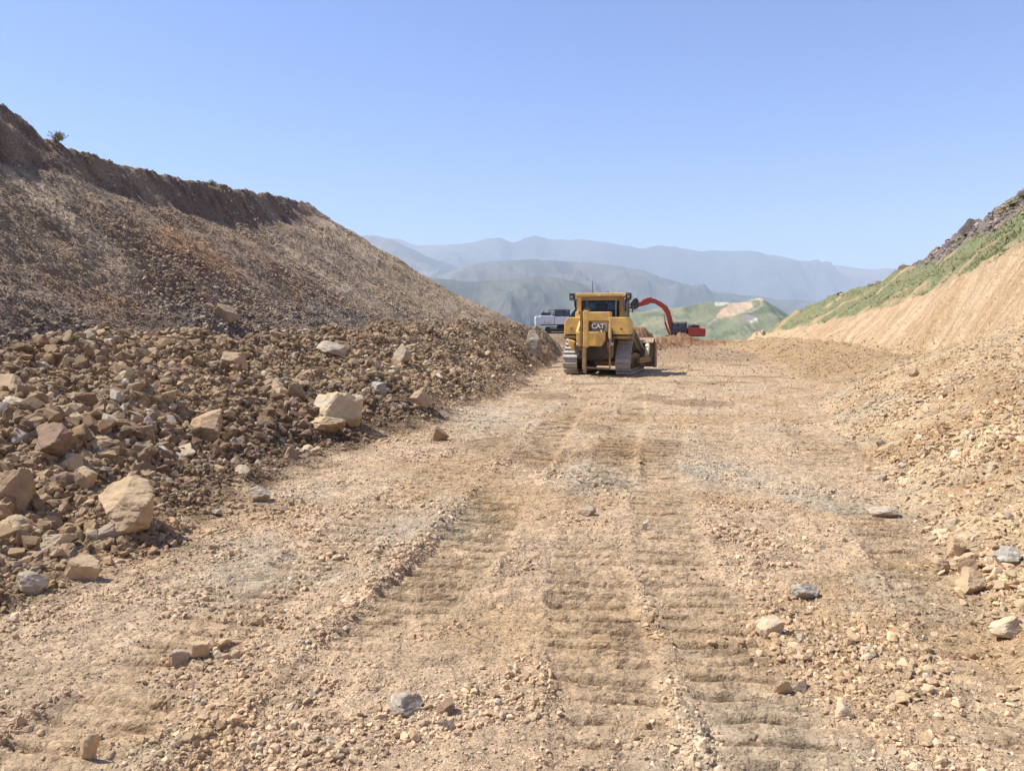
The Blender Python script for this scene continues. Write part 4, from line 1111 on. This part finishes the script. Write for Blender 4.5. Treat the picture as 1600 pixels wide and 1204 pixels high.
for sx in (-1, 1):
    MB().bar((sx * 1.43, -.35, .50), (sx * 1.46, 2.60, .42), .13, .24).build("push_arm", YELD, dz, .02)
    tc_ = MB().cyl((sx * 1.47, 1.55, .62), (sx * 1.40, 2.35, 1.02), .10, n=16).build("tilt_cylinder", CREAM, dz, 0)
    MB().cyl((sx * 1.40, 2.35, 1.02), (sx * 1.38, 2.62, 1.15), .05, n=12).build("piston_rod", STEEL, tc_, 0)
    MB().cyl((sx * .62, 1.9, 2.05), (sx * .62, 2.62, 1.05), .07, n=14).build("lift_cylinder", YELD, dz, 0)

# ---------------- excavators (local +y is the way the boom points)
def excavator(name, label, x, y, z, yaw, body, boom_m, kind):
    e = machine(name, label, "excavator", x, y, z, yaw)
    for sx in (-1, 1):
        crawler(e, sx * 1.32, .60, [(-1.95, .48, .40), (1.95, .48, .40)], .22, DARK, .03)
        MB().box((sx * 1.32, 0, .48), (.34, 3.6, .40)).build("track_frame", DARK, e, .03)
        for yy in (-1.95, 1.95):
            MB().cyl((sx * 1.32 - .16, yy, .48), (sx * 1.32 + .16, yy, .48), .34, n=24).build("idler_wheel", DARK, e, .01)
    MB().box((0, 0, .78), (2.0, 1.6, .34)).cyl((0, 0, .85), (0, 0, 1.14), .72, n=32).build("slewing_base", DARK, e, .02)
    MB().box((0, -.7, 1.19), (2.9, 4.6, .12)).build("platform", BLACK, e, .01)
    hb = MB().prism([(-3.35, 1.27), (-1.2, 1.27), (-1.2, 2.42), (-3.0, 2.42), (-3.35, 2.25)], 'x', -1.48, 1.48).build("engine_house", body, e, .05)
    for dx_, dy_, dl_ in ((-1.492, -2.0, 1.0), (1.492, -2.0, 1.0), (1.492, -2.85, .5), (-1.492, -2.85, .5)):
        MB().box((dx_, dy_, 1.85), (.02, dl_, .7)).build("service_door", body, hb, .008)
    MB().prism([(-3.75, 1.15), (-3.36, 1.10), (-3.36, 2.36), (-3.66, 2.34), (-3.80, 2.1)], 'x', -1.46, 1.46).build("counterweight", body, e, .06)
    MB().box((.95, -.2, 1.78), (.98, 1.9, 1.05)).build("tool_locker", body, e, .03)
    MB().box((-.1, -2.3, 2.62), (2.0, 1.25, .40)).box((.9, -1.2, 2.5), (.6, .5, .2)).build("engine_cover", BLACK, e, .03)
    MB().cyl((.8, -2.6, 2.6), (.8, -2.6, 3.0), .07, n=12).build("exhaust_pipe", BLACK, e, 0)
    # cab on the left
    cb = MB()
    for px_ in (-1.46, -.50):
        for py_, lean in ((-.95, 0), (.25, 0), (.98, 0)):
            cb.box((px_, py_, 2.28), (.07, .08, 1.9))
    cb.box((-.98, 0, 3.22), (1.08, 2.05, .10)).box((-.98, 0, 1.36), (1.02, 2.0, .26)).box((-1.0, -.95, 1.9), (1.0, .08, 1.0)).box((-1.46, -.35, 1.65), (.06, 1.2, .45))
    cb.build("cab", BLACK, e, .015)
    for c_, s_ in (((-1.47, -.35, 2.5), (.012, 1.1, 1.2)), ((-1.47, .62, 2.35), (.012, .66, 1.5)), ((-.50, 0, 2.45), (.012, 1.8, 1.3)), ((-.98, .99, 2.35), (.9, .012, 1.5)), ((-.98, -.96, 2.8), (.9, .012, .65))):
        MB().box(c_, s_).build("window_pane", GLASS, e, 0)
    MB().box((-.98, -.3, 1.75), (.5, .5, .2)).box((-.98, -.55, 2.15), (.5, .14, .7)).build("seat", SEAT, e, .03)
    KF = .88
    def sq(p): return [(a_ * KF if a_ > 2 else a_ * (1 - (1 - KF) * max(0, a_ - 1)), b_) for a_, b_ in p]
    def plate(pts, w, name_, mat, par, bev=.02):
        if kind == 'raised': pts = sq(pts)
        return MB().prism(pts, 'x', -w / 2, w / 2).build(name_, mat, par, bev)
    if kind == 'raised':
        bp = [(.55, 1.35), (1.05, 1.30), (1.6, 3.0), (2.1, 4.45), (2.75, 5.3), (4.0, 6.0), (5.0, 6.1), (5.05, 6.45), (4.6, 6.75), (4.1, 6.72), (3.0, 6.25), (2.0, 5.65), (1.35, 4.9), (.85, 3.4)]
        bo = plate(bp, .52, "boom", boom_m, e)
        st_ = plate([(4.3, 6.3), (4.6, 6.95), (5.2, 6.85), (7.05, 5.95), (7.10, 5.55), (6.7, 5.50), (5.2, 5.85)], .40, "stick", boom_m, e)
        MB().cyl((-.3, 1.25, 1.35), (-.3, 2.0, 3.3), .09, n=12).cyl((.3, 1.25, 1.35), (.3, 2.0, 3.3), .09, n=12).build("boom_cylinder", boom_m, e, 0)
        MB().cyl((-.3, 1.95, 3.3), (-.3, 2.15, 4.4), .05, n=12).cyl((.3, 1.95, 3.3), (.3, 2.15, 4.4), .05, n=12).build("piston_rod", STEEL, e, 0)
        sc_ = MB().cyl((0, 1.95, 5.45), (0, 3.2, 6.35), .11, n=12).build("stick_cylinder", boom_m, e, 0)
        MB().cyl((0, 3.2, 6.35), (0, 4.1, 6.75), .055, n=12).build("piston_rod", STEEL, sc_, 0)
        bc = MB().cyl((0, 4.5, 6.85), (0, 5.4, 6.5), .08, n=12).build("bucket_cylinder", boom_m, e, 0)
        MB().cyl((0, 5.4, 6.5), (0, 6.1, 6.2), .045, n=12).build("piston_rod", STEEL, bc, 0)
        bk = MB()
        KO = 7.0 * (1 - KF)
        prof = [(7.0, 5.35), (6.85, 5.85), (6.92, 6.45), (7.15, 6.80), (7.45, 6.72)]
        tipp = [(7.9, 6.1), (8.35, 5.35)]
        shift = lambda q: [(a_ - KO, b_) for a_, b_ in q]
        prof, tipp = shift(prof), shift(tipp)
        bk.prism(prof + tipp + shift([(7.35, 5.2)]), 'x', -.62, -.56).prism(prof + tipp + shift([(7.35, 5.2)]), 'x', .56, .62)
        shell = shift([(8.35, 5.35), (7.45, 6.72), (7.15, 6.80), (6.92, 6.45), (6.85, 5.85), (7.0, 5.35), (7.35, 5.2)])
        for (a0, b0), (a1, b1) in zip(shell[1:], shell[2:]): bk.bar((0, a0, b0), (0, a1, b1), 1.2, .05)
        bko = bk.build("bucket", DARK, e, .01)
        tb = MB()
        for tx in (-.5, -.25, 0, .25, .5): tb.bar((tx, 7.3 - KO, 5.22), (tx, 7.65 - KO, 5.05), .09, .06)
        tb.build("bucket_teeth", DARK, bko, .008)
    else:
        bp = [(.45, 1.35), (.98, 1.30), (2.35, 2.85), (3.6, 4.05), (5.2, 4.45), (7.4, 4.05), (7.45, 4.40), (5.2, 5.15), (3.7, 5.2), (2.75, 4.55), (1.2, 2.75)]
        plate(bp, .56, "boom", boom_m, e)
        plate([(6.9, 4.05), (6.9, 4.75), (7.4, 4.70), (8.5, 4.0), (8.55, 3.70), (8.2, 3.65), (7.3, 3.75)], .42, "stick", body, e)
        MB().cyl((-.34, 1.25, 1.4), (-.34, 2.7, 2.9), .10, n=12).cyl((.34, 1.25, 1.4), (.34, 2.7, 2.9), .10, n=12).build("boom_cylinder", boom_m, e, 0)
        MB().cyl((-.34, 2.7, 2.9), (-.34, 3.5, 3.8), .05, n=12).cyl((.34, 2.7, 2.9), (.34, 3.5, 3.8), .05, n=12).build("piston_rod", STEEL, e, 0)
        MB().cyl((0, 3.9, 5.35), (0, 7.2, 4.85), .10, n=12).build("stick_cylinder", boom_m, e, 0)
        MB().prism([(8.1, 3.9), (8.15, 4.5), (8.5, 4.75), (8.95, 4.5), (9.15, 3.7), (8.7, 3.3), (8.25, 3.45)], 'x', -.55, .55).build("bucket", body, e, .04)
        rl = MB()
        for px_ in (-1.35, 1.35):
            rl.tube([(px_, -1.9, 2.42), (px_, -1.9, 3.15), (px_, .5, 3.15), (px_, .5, 2.3)], .025, 6).tube([(px_, -1.1, 2.42), (px_, -1.1, 3.15)], .025, 6).tube([(px_, -.3, 2.3), (px_, -.3, 3.15)], .025, 6).tube([(px_, -1.9, 2.8), (px_, .5, 2.8)], .02, 6)
        rl.build("handrail", DARK, e, 0)
        MB().box((1.49, -2.1, 1.55), (.02, 1.0, .16)).build("side_stripe", NAVY, e, .004)
    return e
excavator("excavator", "red excavator beyond the earth heaps with its boom raised and bucket curled", 24.8, 115.0, -1.85, 90, RED, RED, 'raised')
excavator("excavator", "white excavator with a dark boom, half hidden behind the bulldozer", 6.9, 105.0, -.12, -90, WHITE, NAVY, 'level')

# ------------------------------------------------------------------ plants
def leaf_mat(name, rgb):
    m, nt, b = new_mat(name)
    b.inputs["Roughness"].default_value = .8; b.inputs["Specular IOR Level"].default_value = .2
    a = node(nt, "ShaderNodeAttribute"); a.attribute_name = "col"
    nt.links.new(a.outputs["Color"], b.inputs["Base Color"])
    return m
TWIG = paint("dry_twigs", (150, 140, 118), .9, 0, .1)
M_leaf = leaf_mat("leaf", None)

def blades(name, X, Y, Z, H, COLR, nb, lean, mat):
    """nb narrow triangular blades per tuft"""
    n = len(X); N_ = n * nb
    x = np.repeat(X, nb); y = np.repeat(Y, nb); z = np.repeat(Z, nb); h = np.repeat(H, nb) * rng.uniform(.6, 1.1, N_)
    a = rng.uniform(0, 6.283, N_); off = rng.uniform(0, .35, N_) * h; l = rng.uniform(.1, lean, N_) * h
    bx, by = x + off * np.cos(a), y + off * np.sin(a); w = h * rng.uniform(.10, .2, N_)
    p0 = np.stack([bx - w * np.sin(a), by + w * np.cos(a), z - .03], 1); p1 = np.stack([bx + w * np.sin(a), by - w * np.cos(a), z - .03], 1)
    p2 = np.stack([bx + l * np.cos(a), by + l * np.sin(a), z + h], 1)
    V = np.stack([p0, p1, p2], 1).reshape(-1, 3)
    c = np.repeat(np.repeat(COLR, nb, 0) * rng.uniform(.7, 1.3, (N_, 1)), 3, 0)
    return raw_mesh(name, V, np.arange(N_ * 3).reshape(-1, 3), 3, mat, c)

n = 520000
lr = rng.uniform(math.log(18), math.log(105), n); a = rng.uniform(R(8), R(48), n)
r = np.exp(lr); x, y = r * np.sin(a), r * np.cos(a)
z, k, c = on_ground(x, y)
bare = sstep(.18, .36, fbm(x, y, 4.2, 3, seed=101))
clump = sstep(-.3, .3, fbm(x, y, 1.4, 3, seed=131))
p = kmask(k, 15.98, 16.05, 17.0, 17.25) * (.25 + .75 * clump) * (1 - .9 * bare) + .22 * sstep(17.1, 17.3, k) * sstep(.1, .4, fbm(x, y, 3.0, 2, seed=105))
ok = (rng.rand(n) < p * .42) & (y < 100)
x, y, z, clump = x[ok], y[ok], z[ok], clump[ok]
u = rng.rand(len(x), 1)
cc = np.where(u < .45, lin(130, 132, 92), np.where(u < .7, lin(154, 148, 104), np.where(u < .92, lin(180, 168, 126), lin(104, 112, 76))))
hh = rng.uniform(.04, .11, len(x)) * (1 + 1.6 * clump * (rng.rand(len(x)) < .12) * sstep(.0, .4, fbm(x, y, 2.5, 2, seed=141)))
o = blades("grass", x, y, z, hh, cc, 7, 1.3, M_leaf)
tagp(o, "green and straw coloured grass growing on the slope above the tan cut", None, None, "stuff")

def shrub(x, y, h, w, label, seed, rgb):
    rs = np.random.RandomState(seed)
    e = bpy.data.objects.new("shrub", None); C.objects.link(e); e.location = (x, y, ground_z(x, y) - .04)
    tagp(e, label, "shrub")
    mb = MB(); tips = []
    for i in range(26):
        a = rs.uniform(0, 6.283); sp = rs.uniform(.15, 1) * w / 2
        p1 = (sp * .45 * math.cos(a), sp * .45 * math.sin(a), h * rs.uniform(.3, .5)); p2 = (sp * math.cos(a), sp * math.sin(a), h * rs.uniform(.6, 1.0))
        mb.cyl((0, 0, 0), p1, .014, .010, 5).cyl(p1, p2, .010, .004, 5)
        for _ in range(3):
            q = tuple(p2[j] + rs.uniform(-.1, .1) * (1 if j < 2 else .8) for j in range(3)); mb.cyl(p1, q, .006, .003, 4); tips.append(q)
        tips.append(p2)
    mb.build("stems", TWIG, e, 0)
    V, F, c = [], [], []
    for t in tips:
        for _ in range(4):
            q = np.array(t) + rs.normal(0, .03, 3) * (1, 1, .8); s = rs.uniform(.012, .03)
            b = len(V); d = rs.normal(size=(3, 3)) * s
            V += [q + d[0], q + d[1], q + d[2]]; F.append((b, b + 1, b + 2)); c += [lin(*rgb) * rs.uniform(.6, 1.3)] * 3
    f = raw_mesh("foliage", np.array(V), np.array(F), 3, M_leaf, np.array(c)); f.parent = e

def crest_point(px):
    """ground position of the ridge line above the left slope in this direction"""
    t = (px - 800) / 1200.0
    ys = np.arange(15, 60, .1); x_ = ys * t / (1.01)
    z_, k_, _ = on_ground(x_, ys)
    i = int(np.argmax((z_ - CAM_Z) / ys)); return float(x_[i]), float(ys[i])
for px_, h_, w_, lab, col_ in ((99, .36, .5, "dry grey shrub at the kink of the ridge above the left slope", (170, 160, 134)),
                               (333, .22, .55, "wide low shrub half-way along the ridge top", (150, 148, 118))):
    cx_, cy_ = crest_point(px_)
    shrub(cx_, cy_, h_ * .8, w_ * .85, lab, int(px_), col_)
